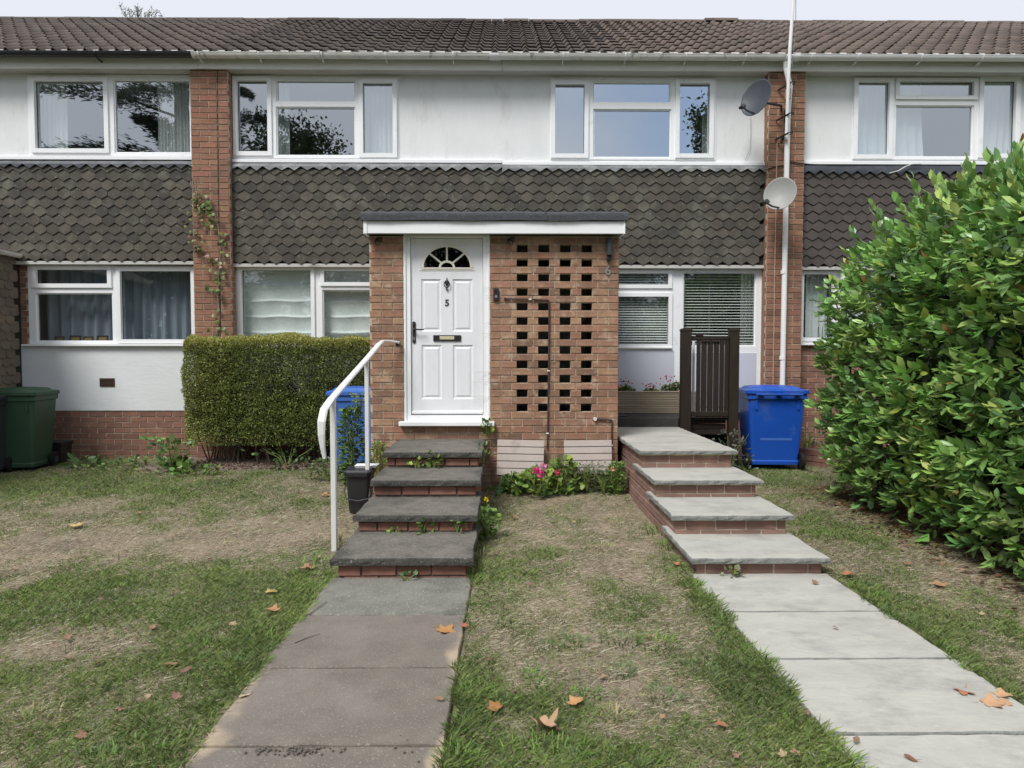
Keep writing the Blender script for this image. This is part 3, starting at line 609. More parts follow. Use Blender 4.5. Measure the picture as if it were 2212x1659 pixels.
MB().box(rF[2], XM, DG-.01, DG+.12, rF[1], rF[3]+.05).put('inner_wall', 'render', h5)
def roman(w, x0, x1, z0, z1, y, seed):
    r = random.Random(seed); b = MB(); rows = []; z = z1; k = 0; fs = .215
    zs = []
    while z > z0:
        zs += [(z, 0), (z-.006, .018), (z-.02, .006), (z-fs*.5, 0), (z-fs*.85, -.012)]; z -= fs
    zs = [(max(a, z0), c) for a, c in zs]; n = 24
    for (a, c) in zs: rows.append([(x0+(x1-x0)*i/n, y-c+.009*math.sin(i*1.1+a*9)*math.sin(a*13+i*.4), a+.006*math.sin(i*.5+a*4)) for i in range(n+1)])
    for rr in rows: b.v += rr
    for k in range(len(rows)-1):
        for i in range(n): q = k*(n+1)+i; b.f.append((q+n+1, q+n+2, q+1, q))
    b.put('roman_blind', 'blind', w, smooth=True)
roman(wF, PX(519, 9.2), PX(684, 9.2), rF[1]-.0, rF[3], DG+.12, 1); roman(wF, PX(690, 9.2), PX(868, 9.2), rF[1]+.10, rF[3], DG+.12, 2)
# house 6 ground floor: full-height white unit
wG, rG = window(h6, DG, (1325, 582, 1645, 890), [(1330, 591, 1443, 615, .05), (1330, 641, 1443, 743, .05), (1475, 588, 1632, 748, 0)], 'glass_low'); room(h6, (rG[0], rE[1]-.2, rG[2], rG[3]), DG)
pn = rect(1325, 757, 1455, 880, DG); MB().cbox(pn[0], pn[2], DG-.020, DG-.0125, pn[1], pn[3]+.0, .003).put('infill_panel', 'panel', wG)
pn = rect(1475, 762, 1632, 880, DG); MB().cbox(pn[0], pn[2], DG-.020, DG-.0125, pn[1], pn[3], .003).put('infill_panel', 'panel', wG)
MB().cbox(PX(1325, DG), PX(1452, DG), DG-.05, DG-.0125, PZ(753, DG), PZ(749.5, DG), .003).put('drip_rail', 'upvc', wG)
MB().box(XM, XR0, DG+.06, DG+.2, -.1, rG[1]+.03).put('plinth', 'brick_red', h6)
MB().box(XM, rG[0], DG-.01, DG+.12, 0, rG[3]+.05).put('inner_wall', 'render', h6)
MB().box(rG[2], XR0, DG-.008, DG+.12, 0, rG[3]+.05).put('jamb_board', 'upvc', h6)
def venetian(w, g, y, pitch, tilt, name='blind_slat'):
    z = g[1]+.02; b = None
    while z < g[3]-.01:
        if b is None: b = MB().box(-.5, .5, -.0125, .0125, -.0007, .0007).mesh(name, 'slat')
        link(name, b, w, T(((g[0]+g[2])/2, y, z)) @ Matrix.Rotation(tilt, 4, 'X') @ SC(g[2]-g[0]-.01, 1, 1)); z += pitch
g1 = rect(1472, 586, 1636, 752, DG); venetian(wG, g1, DG+.07, .0383, .42)
MB().tube([(PX(1533, DG+.05), DG+.055, g1[1]), (PX(1533, DG+.05), DG+.055, g1[3])], .0015, 4).put('blind_cord', 'slat', wG)
g2 = rect(1326, 588, 1448, 746, DG); venetian(wG, g2, DG+.07, .034, .75)
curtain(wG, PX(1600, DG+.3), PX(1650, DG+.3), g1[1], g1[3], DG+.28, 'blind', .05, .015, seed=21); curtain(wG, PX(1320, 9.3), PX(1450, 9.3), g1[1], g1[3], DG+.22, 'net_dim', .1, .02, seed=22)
# house 7 ground floor
wH, rH = window(h7, DG, (1727, 584, 2100, 741), [(1734, 593, 1796, 729, .045), (1820, 600, 2085, 730, .05)], 'glass_low'); room(h7, rH, DG)
curtain(wH, PX(1737, 9.3), PX(1783, 9.3), rH[1], rH[3], DG+.16, 'net', .09, .014, lean=.02, seed=31); curtain(wH, PX(1812, 9.3), PX(1900, 9.3), rH[1], rH[3], DG+.16, 'net', .07, .012, seed=32)
MB().cbox(PX(1726, DG), 7.4, DG-.07, DG+.05, rH[1]-.032, rH[1]-.004, .004).put('window_sill', 'upvc', h7)
MB().box(XR1, XE1, DG-.0, DG+.14, -.1, rH[1]-.034).put('brick_wall', 'mortar', h7)
bricks(h7, T((0, DG, 0)), XR1+.003, PX(2000, DG), 0, rH[1]-.035, (), .075, .012, .05, 'brick_red')
MB().box(rH[2], XE1, DG-.01, DG+.14, rH[1], rH[3]+.05).put('inner_wall', 'render', h7)
# brick piers ---------------------------------------------------------
def pier(h, x0, x1, z1, joint=None, m='brick_pier'):
    p = MB().box(x0, x1, DP, DG+.2, -.1, z1).put('brick_pier', 'mortar', h)
    if joint:
        bricks(p, T((0, DP, 0)), x0, joint-.006, 0, z1, (), .075, .012, x0, m, minlen=.02, pitch=(joint-.006-x0)/1.5); bricks(p, T((0, DP, 0)), joint+.006, x1, 0, z1, (), .075, .012, joint+.006, m, minlen=.02, pitch=x1-joint-.006, alt=0)
    else: bricks(p, T((0, DP, 0)), x0, x1, 0, z1, (), .075, .012, x0, m, minlen=.02, pitch=(x1-x0)/2)
    n = int(z1/.075)
    # the returns (narrow faces turned to the reveals)
    for sgn, xx in ((-1, x0), (1, x1)):
        b = MB()
        for k in range(n): b.box(xx+(-.004 if sgn < 0 else .0), xx+(.004 if sgn > 0 else 0), DP+.002+(.05 if k % 2 else 0), DP+.14, .012+k*.075+.005, .012+(k+1)*.075-.005)
        prop(b.put('return_bricks', m, p), kind='stuff')
    return p
pier(h5, XL0, XL1, ZS+.05, PX(473, DP, 400)); pier(h6, XR0, XR1, ZS+.05)
cb = MB(); cb.tube([(PX(470+ (v-150)*.012, DP, v), DP-.012, PZ(v, DP)) for v in range(150, 730, 40)], .005, 5); cb.put('cable', 'cable', h5)
# side wing of the left neighbour ------------------------------------
XW = PX(45, DW, 700); zw = PZ(551, 9.0)
MB().box(XW-.12, XW-.012, 6.0, DG-.0, -.1, zw-.05).put('side_wall', 'dark', h4)
def scallop():
    w = TW/2-.002; o = [(-w, .05), (-w*.9, .022), (-w*.6, .004), (0, 0), (w*.6, .004), (w*.9, .022), (w, .05), (w, .15), (-w, .15)]
    return MB().prism(o, -.006, .006).mesh('scalloped_tile', 'scallop')
sm = scallop(); k = 0
for r_ in range(19):
    for c in range(8):
        yy = DG-.06-TW*(c+.5+(.5 if r_ % 2 else 0)); zz = zw-.14-r_*.112
        if zz < .9 or yy < 7.6: continue
        link('scalloped_tile', sm, h4, T((XW, yy, zz)) @ RZ(math.pi/2) @ Matrix.Rotation(-.09, 4, 'X'))
MB().box(XW-.1, XW-.006, 6.0, DG, -.1, .92).put('side_plinth', 'brick_red', h4)
gb = MB(); ring = lambda y: [(XW+.06+.055*math.cos(a), y, zw+.0+.055*math.sin(a)) for a in [math.pi+i*math.pi/8 for i in range(9)]]+[(XW+.06+.048*math.cos(a), y, zw+.0+.048*math.sin(a)) for a in [2*math.pi-i*math.pi/8 for i in range(9)]]
gb.loft([ring(DG-.06), ring(6.0)]); gb.put('side_gutter', 'gutter', h4)
rb = MB(); rb.poly([(XW+.05, DG, zw+.02), (XW+.05, 6.0, zw+.02), (XW-1.2, 6.0, zw+.62), (XW-1.2, DG, zw+.62)]); rb.poly([(XW+.05, DG, zw-.03), (XW-1.2, DG, zw+.57), (XW-1.2, 6.0, zw+.57), (XW+.05, 6.0, zw-.03)]); rb.poly([(XW+.05, 6, zw-.03), (XW+.05, 6, zw+.02), (XW+.05, DG, zw+.02), (XW+.05, DG, zw-.03)]); rb.put('side_roof', 'roof_a', h4)
# eaves -----------------------------------------------------------------
zf1 = PZ(128, 8.85)
segs = ((h4, XE0, PX(436, 8.85), 'fascia'), (h5, PX(436, 8.85), XM, 'fascia'), (h6, XM, PX(1700, 8.85), 'fascia'), (h7, PX(1700, 8.85), XE1, 'fascia'))
for i, (h, a, b, m) in enumerate(segs):
    MB().box(a+.002, b-.002, 8.85, 8.875, ZS-.004, zf1+.10).put('fascia_board', m, h)
    MB().box(a+.001, b-.001, 8.876, DW+.2, ZS, ZS+.012).put('soffit', 'soffit', h)
def gutter(h, x0, x1, z, m, r=.056, y=8.745):
    b = MB()
    ring = lambda x: [(x, y+r*math.cos(a), z+r*math.sin(a)) for a in [math.pi+i*math.pi/10 for i in range(11)]]+[(x, y+(r-.006)*math.cos(a), z+(r-.006)*math.sin(a)) for a in [2*math.pi-i*math.pi/10 for i in range(11)]]
    b.loft([ring(x0), ring(x1)]); b.tube([(x0, y-r, z), (x1, y-r, z)], .005, 6); return b.put('gutter', m, h, smooth=False)
def bracket(g, x, z, m, y=8.745):
    b = MB(); r = .061; w = .007
    arc = [(y+r*math.cos(a), z+r*math.sin(a)) for a in [math.pi*.95+i*math.pi*.75/8 for i in range(9)]]
    for k in range(8):
        (y0, z0), (y1, z1) = arc[k], arc[k+1]; b.poly([(x-w, y0, z0), (x+w, y0, z0), (x+w, y1, z1), (x-w, y1, z1)]); b.poly([(x-w, y0, z0), (x-w, y1, z1), (x-w, y1+.006, z1+.006), (x-w, y0+.006, z0+.006)]); b.poly([(x+w, y1, z1), (x+w, y0, z0), (x+w, y0+.006, z0+.006), (x+w, y1+.006, z1+.006)])
    b.box(x-w, x+w, y+.02, 8.85, z-.075, z-.055); b.put('gutter_bracket', m, g)
zgt = PZ(116, 8.73); gs = []
g4 = gutter(h4, XE0, PX(432, 8.78), PZ(113, 8.73)-.02, 'black'); g5 = gutter(h5, PX(428, 8.78), PX(1060, 8.78), zgt-.01, 'gutter'); g6 = gutter(h6, PX(1066, 8.78), PX(1690, 8.78), zgt-.012, 'gutter'); g7 = gutter(h7, PX(1705, 8.78), XE1, zgt-.008, 'gutter_new')
for g, us, m in ((g4, (225, 515), 'black'), (g5, (570, 442, 703, 981), 'gutter_new'), (g5, (838,), 'gutter_new'), (g6, (1214, 1346, 1474, 1600), 'gutter_new'), (g7, (1740, 1838, 1973, 2102), 'gutter_new')):
    for u in us:
        if g is g4 and u > 400: continue
        bracket(g, PX(u, 8.78), zgt-.01, m)
uni = MB(); y, r = 8.745, .064
for (h, u0, u1) in ((g5, 1058, 1078), (g7, 1688, 1718)):
    uni = MB(); x0, x1 = PX(u0, y), PX(u1, y)
    ring = lambda x: [(x, y+r*math.cos(a), zgt-.01+r*math.sin(a)) for a in [math.pi+i*math.pi/10 for i in range(11)]]+[(x, y+(r-.006)*math.cos(a), zgt-.01+(r-.006)*math.sin(a)) for a in [2*math.pi-i*math.pi/10 for i in range(11)]]
    uni.loft([ring(x0), ring(x1)]); uni.put('gutter_union', 'gutter_new', h)
# roof ------------------------------------------------------------------
YE, YRD = 8.775, 12.25; ZE, ZRD = PZ(119, YE), PZ(48, YRD); SL = math.hypot(YRD-YE, ZRD-ZE); RA = math.atan2(ZRD-ZE, YRD-YE)
NR = 13; GR = SL/NR; TP = .2005
def pantile(m, seed):
    b = MB(); n = 10; Lh = GR+.06; pr = lambda t: .050*math.exp(-((t-.27)/.15)**2)+.010*math.cos((t-.72)*3.2)-.006
    for s, dn in ((-.0, .022), (Lh, .0)):
        for k in range(n+1): t = k/n; b.v.append(((t-.5)*TP*1.03, s, pr(t)+dn))
    for k in range(n): b.f.append((k, k+1, n+1+k+1, n+1+k))
    i = len(b.v)
    for k in range(n+1): t = k/n; b.v.append(((t-.5)*TP*1.03, .003, pr(t)+.022-.012))
    for k in range(n): b.f.append((i+k, i+k+1, k+1, k))
    return b.mesh('roof_tile', m, True)
PT = {m: pantile(m, 0) for m in ('roof_a', 'roof_b', 'roof_c')}
for p_ in PT.values():
    ls_ = np.ones(len(p_.polygons), bool); p_.polygons.foreach_set('use_smooth', ls_)
    for pl in p_.polygons:
        if pl.index >= 10: pl.use_smooth = False
Rm = Matrix.Rotation(RA, 4, 'X')
for h, x0, x1, m in ((h4, XE0, (XL0+XL1)/2, 'roof_a'), (h5, (XL0+XL1)/2, XM, 'roof_b'), (h6, XM, (XR0+XR1)/2, 'roof_c'), (h7, (XR0+XR1)/2, XE1, 'roof_c')):  # light's shift with viewing angle is painted in as different tile colours
    rf = MB(); rf.poly([(x0, YE+.03, ZE-.03), (x1, YE+.03, ZE-.03), (x1, YRD, ZRD-.03), (x0, YRD, ZRD-.03)]); rf.poly([(x1, YRD+.01, ZRD-.03), (x1, YRD+4, ZRD-2.5), (x0, YRD+4, ZRD-2.5), (x0, YRD+.01, ZRD-.03)])
    roof = rf.put('roof', 'dark', h); cols = []
    k0 = math.ceil(x0/TP-.5); k1 = math.floor(x1/TP-.5)
    todo = [(k, r_) for r_ in range(NR) for k in range(k0, k1+1) if abs((k+.5)*TP) < (YE+(YRD-YE)*r_/NR)*.80+1.6]
    rest = MB(); src = PT[m]; sv = [v.co.copy() for v in src.vertices]; sf = [tuple(p_.vertices) for p_ in src.polygons]
    for q, (k, r_) in enumerate(todo):
        s = r_*GR; y, z = YE+s*math.cos(RA), ZE+s*math.sin(RA)
        wob = .012*math.sin(k*.31+1)*math.sin(r_*.5); mxx = T(((k+.5)*TP+R.uniform(-.003, .003), y+R.uniform(-.004, .004), z+wob*.6+R.uniform(-.002, .003))) @ Rm @ Matrix.Rotation(R.uniform(-.012, .012), 4, 'Z')
        mm = m
        if m == 'roof_c' and h is h6 and (k+.5)*TP < XM+1.5+R.uniform(-.25, .25): mm = 'roof_b'
        if q < 300: link('roof_tile', PT[mm], roof, mxx)
        else:
            i = len(rest.v); rest.v += [tuple(mxx @ v) for v in sv]; rest.f += [tuple(i+a for a in f) for f in sf]
    if rest.v: prop(rest.put('upper_tiles', m, roof), kind='stuff')
    # half-round ridge tiles
    x = x0
    while x < x1:
        L_ = .45; b = MB(); rr = [(.125*math.cos(a), .085*math.sin(a)) for a in [i*math.pi/8 for i in range(9)]]
        zj = R.uniform(-.006, .010)+(.03 if PX(1500, YRD, 60) < x < PX(1545, YRD, 60) else 0)
        b.loft([[(x+.004, YRD+a, ZRD-.045+c+zj) for a, c in rr], [(min(x+L_, x1)-.004, YRD+a, ZRD-.045+c+zj) for a, c in rr]]); b.put('ridge_tile', {'roof_b': 'roof_b'}.get(m, m), roof, smooth=False); x += L_
# ================================================================== porch
px0, px1 = PX(799, DPO, 700), PX(1335.5, DPO, 700)
zfb = PZ(504.5, 6.88); zft = PZ(477.5, 6.88); zrt = PZ(457.5, 6.88)
po = thing('porch', ((px0+px1)/2, DPO, 0), 'flat-roofed brick porch with pierced honeycomb wall and white front door', 'porch')
CB = .0757; zh = PZ(528.3, DPO); zo = zh-34*CB
hx = [(.113+.225*i, .228+.225*i) for i in range(4)]
hol = [(a, zh-CB*(2*j+1)-.003, b, zh-CB*2*j+.003) for a, b in hx for j in range(12)]
dx0, dx1 = PX(872, DPO, 700), PX(1058, DPO, 700); zd0 = PZ(911, DPO)
dh = (dx0, zd0, dx1, zfb+.02)
wl = MB().holes(px0, px1, -.1, zfb, hol+[dh], DPO, DPO+.1).put('front_wall', 'mortar', po)
hb = [(a-.001, zh-CB*(2*j+1)+.006, b+.001, zh-CB*2*j-.006) for a, b in hx for j in range(12)]
xo = hx[0][0]-.055
bricks(wl, T((0, DPO, 0)), px0+.001, px1-.001, -.02, zfb-.004, hb+[(dx0, zd0-.01, dx1, 9)], CB, zo, xo, 'brick')
MB().box(px0, px0+.1, DPO+.101, DG, -.1, zfb).put('side_wall', 'brick', po)
s2 = MB().box(px1-.1, px1, DPO+.101, DG, -.1, zfb).put('side_wall', 'mortar', po)
b = MB()
for k in range(36):
    y = DPO+(.1125 if k % 2 else 0)
    while y < DG: b.box(px1+.0, px1+.006, max(y, DPO+.002)+.005, min(y+.22, DG), zo+k*CB+.006, min(zo+(k+1)*CB-.005, zfb-.01)); y += .225
prop(b.put('side_bricks', 'brick', s2), kind='stuff')
MB().box(px0+.1, px1-.1, DPO+.1, DG, .70, .74).put('porch_floor', 'room', po)
# roof: fascia with mitred returns, dark gap strip, felt
fx0, fx1 = PX(786, 6.88, 490), PX(1349.5, 6.88, 490)
fb = MB().cbox(fx0, fx1, 6.88, 6.90, zfb, zft, .003).put('fascia', 'upvc', po)
MB().cbox(fx0, fx0+.018, 6.901, DW-.02, zfb, zft, .003).put('fascia', 'upvc', po); MB().cbox(fx1-.018, fx1, 6.901, DW-.02, zfb, zft, .003).put('fascia', 'upvc', po)
MB().box(fx0-.004, fx0+.032, 6.872, 6.8795, zfb-.002, zft+.0).put('corner_trim', 'upvc', po); MB().box(fx1-.012, fx1+.004, 6.872, 6.8795, zfb-.002, zft).put('corner_trim', 'upvc', po)
MB().box(fx0+.02, fx1-.02, 6.9015, DW-.03, zfb+.02, zfb+.03).put('soffit', 'soffit', po)
felt = MB(); n = 40; e0, e1 = fx0-.028, fx1+.030
def prof(x, k): j = .004*math.sin(x*7+k)+R.uniform(-.002, .002); return [(x, 6.852+j*.4, zft+.002+j), (x, 6.850+j, zft+.05), (x, 6.853+j, zrt-.02+j), (x, 6.872, zrt+j*.6), (x, DW-.06, zrt+.06), (x, DW-.06, zft+.03), (x, 6.90, zft+.004)]
felt.loft([prof(e0+(e1-e0)*i/n, 1) for i in range(n+1)]); felt.put('roof_felt', 'felt', po)
MB().box(fx0-.012, fx1+.012, 6.864, 6.90, zft+.0005, zft+.010).put('gap_shade_strip', 'dark', po)  # dark strip imitates the shaded gap between fascia and felt
MB().cbox(PX(1176, 6.845), PX(1181, 6.845), 6.843, 6.849, zft+.006, zrt-.012, .001).put('felt_lap', 'felt', po)
# door frame, leaf
D0 = DPO+.012
lx0, lx1 = PX(888, D0+.03), PX(1043, D0+.03); lz0, lz1 = PZ(895, D0+.03), PZ(516, D0+.03)
fr = MB().holes(dx0+.002, dx1-.002, zd0, zfb+.03, [(lx0-.004, lz0-.006, lx1+.004, lz1+.004)], D0, D0+.07).put('door_frame', 'upvc', po)
MB().cbox(dx0-.0, dx0+.026, D0-.014, D0-.0005, zd0, zfb, .003).put('frame_trim', 'upvc', fr); MB().cbox(dx1-.022, dx1, D0-.014, D0-.0005, zd0, zfb, .003).put('frame_trim', 'upvc', fr)
MB().box(dx0+.03, dx1-.026, D0-.006, D0-.0006, lz1+.022, lz1+.034).put('frame_rebate', 'soffit', fr)
MB().cbox(PX(859.5, 6.98), PX(1068, 6.98), 6.955, DPO+.05, PZ(920.5, 6.96), PZ(911, 6.96), .005).put('door_sill', 'upvc', po)
MB().box(px0+.24, px1-1.3, DPO+.02, DPO+.09, .5, zd0-.002).put('threshold', 'mortar', po)
DL = D0+.024
leaf = MB()
pan = [(910, 603, 953, 716), (978, 603, 1021, 716), (910, 745, 954, 862), (978, 745, 1022, 862)]
def R2(q): return (PX(q[0], DL, 700), PZ(q[3], DL), PX(q[2], DL, 700), PZ(q[1], DL))
pr = [R2(q) for q in pan]
fcx, fz0 = PX(965.5, DL, 560), PZ(578, DL); frx, frz = .243, .213
fan = (fcx-frx-.012, fz0-.006, fcx+frx+.012, fz0+frz+.012)
leaf.holes(lx0, lx1, lz0, lz1, pr+[fan], DL, DL+.045)
lf = leaf.put('door', 'door', po)
for q in pr:                                      # moulded panels: sloping bead, flat field
    b = MB(); x0, z0, x1, z1 = q; lv = [(0, 0), (.004, .004), (.014, .011), (.024, .011), (.040, .004), (.041, .004)]
    rg = [[(x0+a, DL+d, z0+a), (x1-a, DL+d, z0+a), (x1-a, DL+d, z1-a), (x0+a, DL+d, z1-a)] for a, d in lv]
    b.loft(rg, False); a = .041; b.poly([(x0+a, DL+.004, z0+a), (x1-a, DL+.004, z0+a), (x1-a, DL+.004, z1-a), (x0+a, DL+.004, z1-a)]); b.put('door_panel', 'door', lf)
# fanlight: filler of the skin around the half-ellipse, cream surround, four glass wedges and a hub
ns = 24; ar = [(math.cos(math.pi*i/ns), math.sin(math.pi*i/ns)) for i in range(ns+1)]
b = MB()
for i in range(ns):
    (c0, s0), (c1, s1) = ar[i], ar[i+1]
    def edge(c, s):
        k = min((frx+.012)/max(abs(c)*frx, 1e-6), (frz+.012)/max(s*frz, 1e-6)); return (fcx+c*frx*k, fz0+s*frz*k)
    e0_, e1_ = edge(c0, s0), edge(c1, s1)
    q_ = [(fcx+c0*frx, fz0+s0*frz), (fcx+c1*frx, fz0+s1*frz), e1_]
    if abs(e0_[0]-e1_[0]) > 1e-4 and abs(e0_[1]-e1_[1]) > 1e-4: q_.append((fcx+math.copysign(frx+.012, c0), fz0+frz+.012))
    q_.append(e0_); b.poly([(x_, DL+.0005, z_) for x_, z_ in q_])
b.put('door_skin', 'door', lf)
def arcband(b, r0x, r0z, r1x, r1z, y0, y1, a0=0, a1=math.pi, n=24):
    rg = []
    for i in range(n+1):
        a = a0+(a1-a0)*i/n; c, s = math.cos(a), math.sin(a)
        rg.append([(fcx+c*r0x, y1, fz0+s*r0z), (fcx+c*r0x, y0, fz0+s*r0z), (fcx+c*r1x, y0, fz0+s*r1z), (fcx+c*r1x, y1, fz0+s*r1z)])
    b.loft(rg)
b = MB(); arcband(b, frx+.034, frz+.034, frx+.016, frz+.016, DL-.006, DL+.002); arcband(b, frx+.017, frz+.017, frx, frz, DL-.012, DL+.002)
b.cbox(fcx-frx-.045, fcx+frx+.045, DL-.006, DL+.002, fz0-.034, fz0-.016, .002); b.cbox(fcx-frx-.02, fcx+frx+.02, DL-.012, DL+.002, fz0-.017, fz0-.001, .002)
arcband(b, .085, .072, .062, .050, DL-.012, DL+.004)
for a in (math.pi/2, math.pi*.235, math.pi*.765):
    c, s = math.cos(a), math.sin(a); p0 = (fcx+c*.075, DL-.004, fz0+s*.062); p1 = (fcx+c*(frx+.008), DL-.004, fz0+s*(frz+.008)); b.tube([p0, p1], .0105, 6)
b.put('fanlight_surround', 'cream', lf)
b = MB(); yy = DL+.008
for i in range(ns):
    (c0, s0), (c1, s1) = ar[i], ar[i+1]; b.poly([(fcx, yy, fz0), (fcx+c0*(frx+.005), yy, fz0+s0*(frz+.005)), (fcx+c1*(frx+.005), yy, fz0+s1*(frz+.005))][::-1])
b.put('fanlight_glass', 'glass_dark', lf)
MB().box(fcx-.3, fcx+.3, DL+.05, DL+.06, fz0-.05, fz0+.3).put('fanlight_backing', 'dark', lf)
MB().cbox(PX(888, DL)+.003, lx1-.003, DL-.018, DL-.0005, PZ(893.5, DL), PZ(887.5, DL), .004).put('weather_bar', 'upvc', lf)
# knocker
kx = PX(965.5, DL); b = MB(); kz = PZ(612, DL)
b.loft([[(kx+r*math.cos(a)*.9, DL-d, kz+z+0*a) if False else (kx+r*math.cos(a), DL-d+.004*math.sin(a), kz+z) for a in [i*math.pi/4 for i in range(8)]] for z, r, d in ((.058, .002, .006), (.045, .006, .008), (.035, .004, .008), (.028, .015, .01), (.008, .024, .012), (-.012, .017, .012), (-.03, .006, .01))])
b.tube([(kx+.030*math.sin(t), DL-.02, kz-.038-.034*math.cos(t)+.026) for t in [i*math.pi/6-math.pi*.85 for i in range(11)]], .0045, 6)
b.tube([(kx, DL-.015, kz-.045), (kx, DL-.013, kz-.062), (kx, DL-.012, kz-.083)], [.006, .011, .003], 6); b.put('knocker', 'black', lf)
def text(s, x, z, h, y, m, parent, name, off=.002, bold=.0):
    cu = bpy.data.curves.new('t', 'FONT'); cu.body = s; cu.size = 1; cu.extrude = .02; cu.offset = bold; cu.align_x = 'CENTER'
    to = bpy.data.objects.new('t', cu); C.objects.link(to); bpy.context.view_layer.update(); me = bpy.data.meshes.new_from_object(to); bpy.data.objects.remove(to)
    vs = [v.co for v in me.vertices]; z0 = min(v.y for v in vs); z1 = max(v.y for v in vs); xm = (min(v.x for v in vs)+max(v.x for v in vs))/2; k = h/(z1-z0)
    me.transform(T((x, y, z)) @ Matrix.Rotation(math.pi/2, 4, 'X') @ SC(k, k, off/.02*1) @ T((-xm, -z0, 0))); me.materials.clear(); me.materials.append(M[m]); me.name = name
    return link(name, me, parent)
text('5', kx-.001, PZ(661.5, DL), PZ(647, DL)-PZ(661.5, DL), DL-.0025, 'black', lf, 'door_number', .002, .022)
# handle and letterbox
hxx = PX(894, DL); b = MB(); z0, z1 = PZ(741.5, DL), PZ(694.5, DL)
b.loft([[(hxx+.017*math.cos(a), DL-y, (z1-.017 if math.sin(a) > 0 else z0+.017)+.017*math.sin(a)) for a in [(i+.5)*math.pi/8 for i in range(16)]] for y in (0, .010)]); b.tube([(hxx, DL-.008, PZ(712, DL)), (hxx, DL-.05, PZ(712, DL)), (hxx+.012, DL-.056, PZ(712, DL)), (hxx+.112, DL-.052, PZ(712.5, DL))], [.012, .010, .009, .007], 8)
b.put('handle', 'black', lf)
MB().cbox(hxx-.006, hxx+.006, DL-.013, DL-.0105, PZ(735, DL), PZ(728, DL), .001).put('keyhole', 'knob', lf)
lb = MB().cbox(PX(935.5, DL), PX(995.5, DL), DL-.014, DL-.0005, PZ(737, DL), PZ(724, DL), .003).put('letterbox', 'black', lf)
MB().cbox(PX(949.5, DL), PX(981, DL), DL-.0175, DL-.0145, PZ(733.4, DL), PZ(726.2, DL), .001).put('letterbox_label', 'brass', lf)
# fittings on the porch
DF = DPO-.010
b = MB(); x, z = PX(1071.5, DF), PZ(637, DF); b.cbox(x-.029, x+.029, DF-.026, DF, z-.064, z+.064, .006); db = b.put('doorbell', 'black', po)
b = MB(); b.loft([[(x+r*math.cos(a), DF-.0265-d, z-.018+r*math.sin(a)) for a in [-i*math.pi/8 for i in range(16)]] for r, d in ((.0155, 0), (.0155, .003), (.011, .003), (.010, .001))]); b.put('bell_button', 'knob', db)
MB().loft([[(x+r*math.cos(a), DF-.0265-d, z+.033+r*math.sin(a)) for a in [-i*math.pi/6 for i in range(12)]] for r, d in ((.012, 0), (.010, .003))]).put('camera_lens', 'cable', db)
b = MB(); x = PX(1315, DF); z0, z1 = PZ(562, DF), PZ(515.5, DF)
b.tube([(x, DF-.055, z0+.045), (x, DF-.055, z1)], .032, 14); wlgt = b.put('wall_lamp', 'lampgrey', po)
MB().cbox(x-.026, x+.026, DF-.055, DF-.0, z0-.005, z0+.045, .006).put('lamp_sensor', 'black', wlgt); MB().cbox(x-.025, x+.028, DF-.03, DF, z0+.05, z1-.03, .003).put('lamp_bracket', 'lampgrey', wlgt)
text('6', PX(1313, DF), PZ(594, DF), PZ(574, DF)-PZ(594, DF), DF-.006, 'knob', po, 'house_number', .003, .022)
for u, v in ((819, 525), (1104, 524)):
    b = MB(); x, z = PX(u, DF), PZ(v, DF)
    b.tube([(x+.03, DF, z+.035), (x+.025, DF-.02, z+.045), (x-.01, DF-.05, z+.04), (x-.03, DF-.07, z+.015), (x-.022, DF-.08, z-.02), (x-.004, DF-.075, z-.045), (x+.016, DF-.07, z-.025), (x+.012, DF-.065, z+.0), (x-.006, DF-.062, z+.008)], .0055, 6)
    b.tube([(x+.034, DF-.002, z+.052), (x+.0, DF-.01, z+.05), (x-.035, DF-.003, z+.03), (x-.03, DF-.003, z-.01)], .006, 6); b.tube([(x-.03, DF-.004, z+.03), (x+.03, DF-.004, z+.015)], .007, 6)
    b.put('hanging_hook', 'iron', po)
def pipe(pts, clips, r=.0085):
    b = MB(); b.tube([(PX(u, DF, v), DF-.014, PZ(v, DF)) for u, v in pts], r, 8); p = b.put('water_pipe', 'pipe', po)
    for u, v in clips: x, z = PX(u, DF, v), PZ(v, DF); MB().cbox(x-.014, x+.014, DF-.026, DF, z-.007, z+.007, .002).put('pipe_clip', 'clip', p)
pipe([(1091, 645.5), (1110, 646), (1150, 647), (1184, 648.5), (1186, 651), (1186, 700), (1185, 801), (1183, 937), (1182, 968)], [(1145, 647), (1184.5, 801), (1182.5, 936)])
x, z = PX(1093, DF), PZ(645.5, DF); MB().tube([(x-.02, DF-.014, z), (x+.005, DF-.014, z)], .014, 8).put('pipe_end', 'pipe', po)
pipe([(1288, 905), (1300, 906), (1320, 907), (1322, 909), (1321, 930), (1320, 966)], [(1320, 962)])
x, z = PX(1286.5, DF), PZ(905, DF); MB().tube([(x, DF, z), (x, DF-.03, z)], .018, 10).put('pipe_cap', 'clip', po)
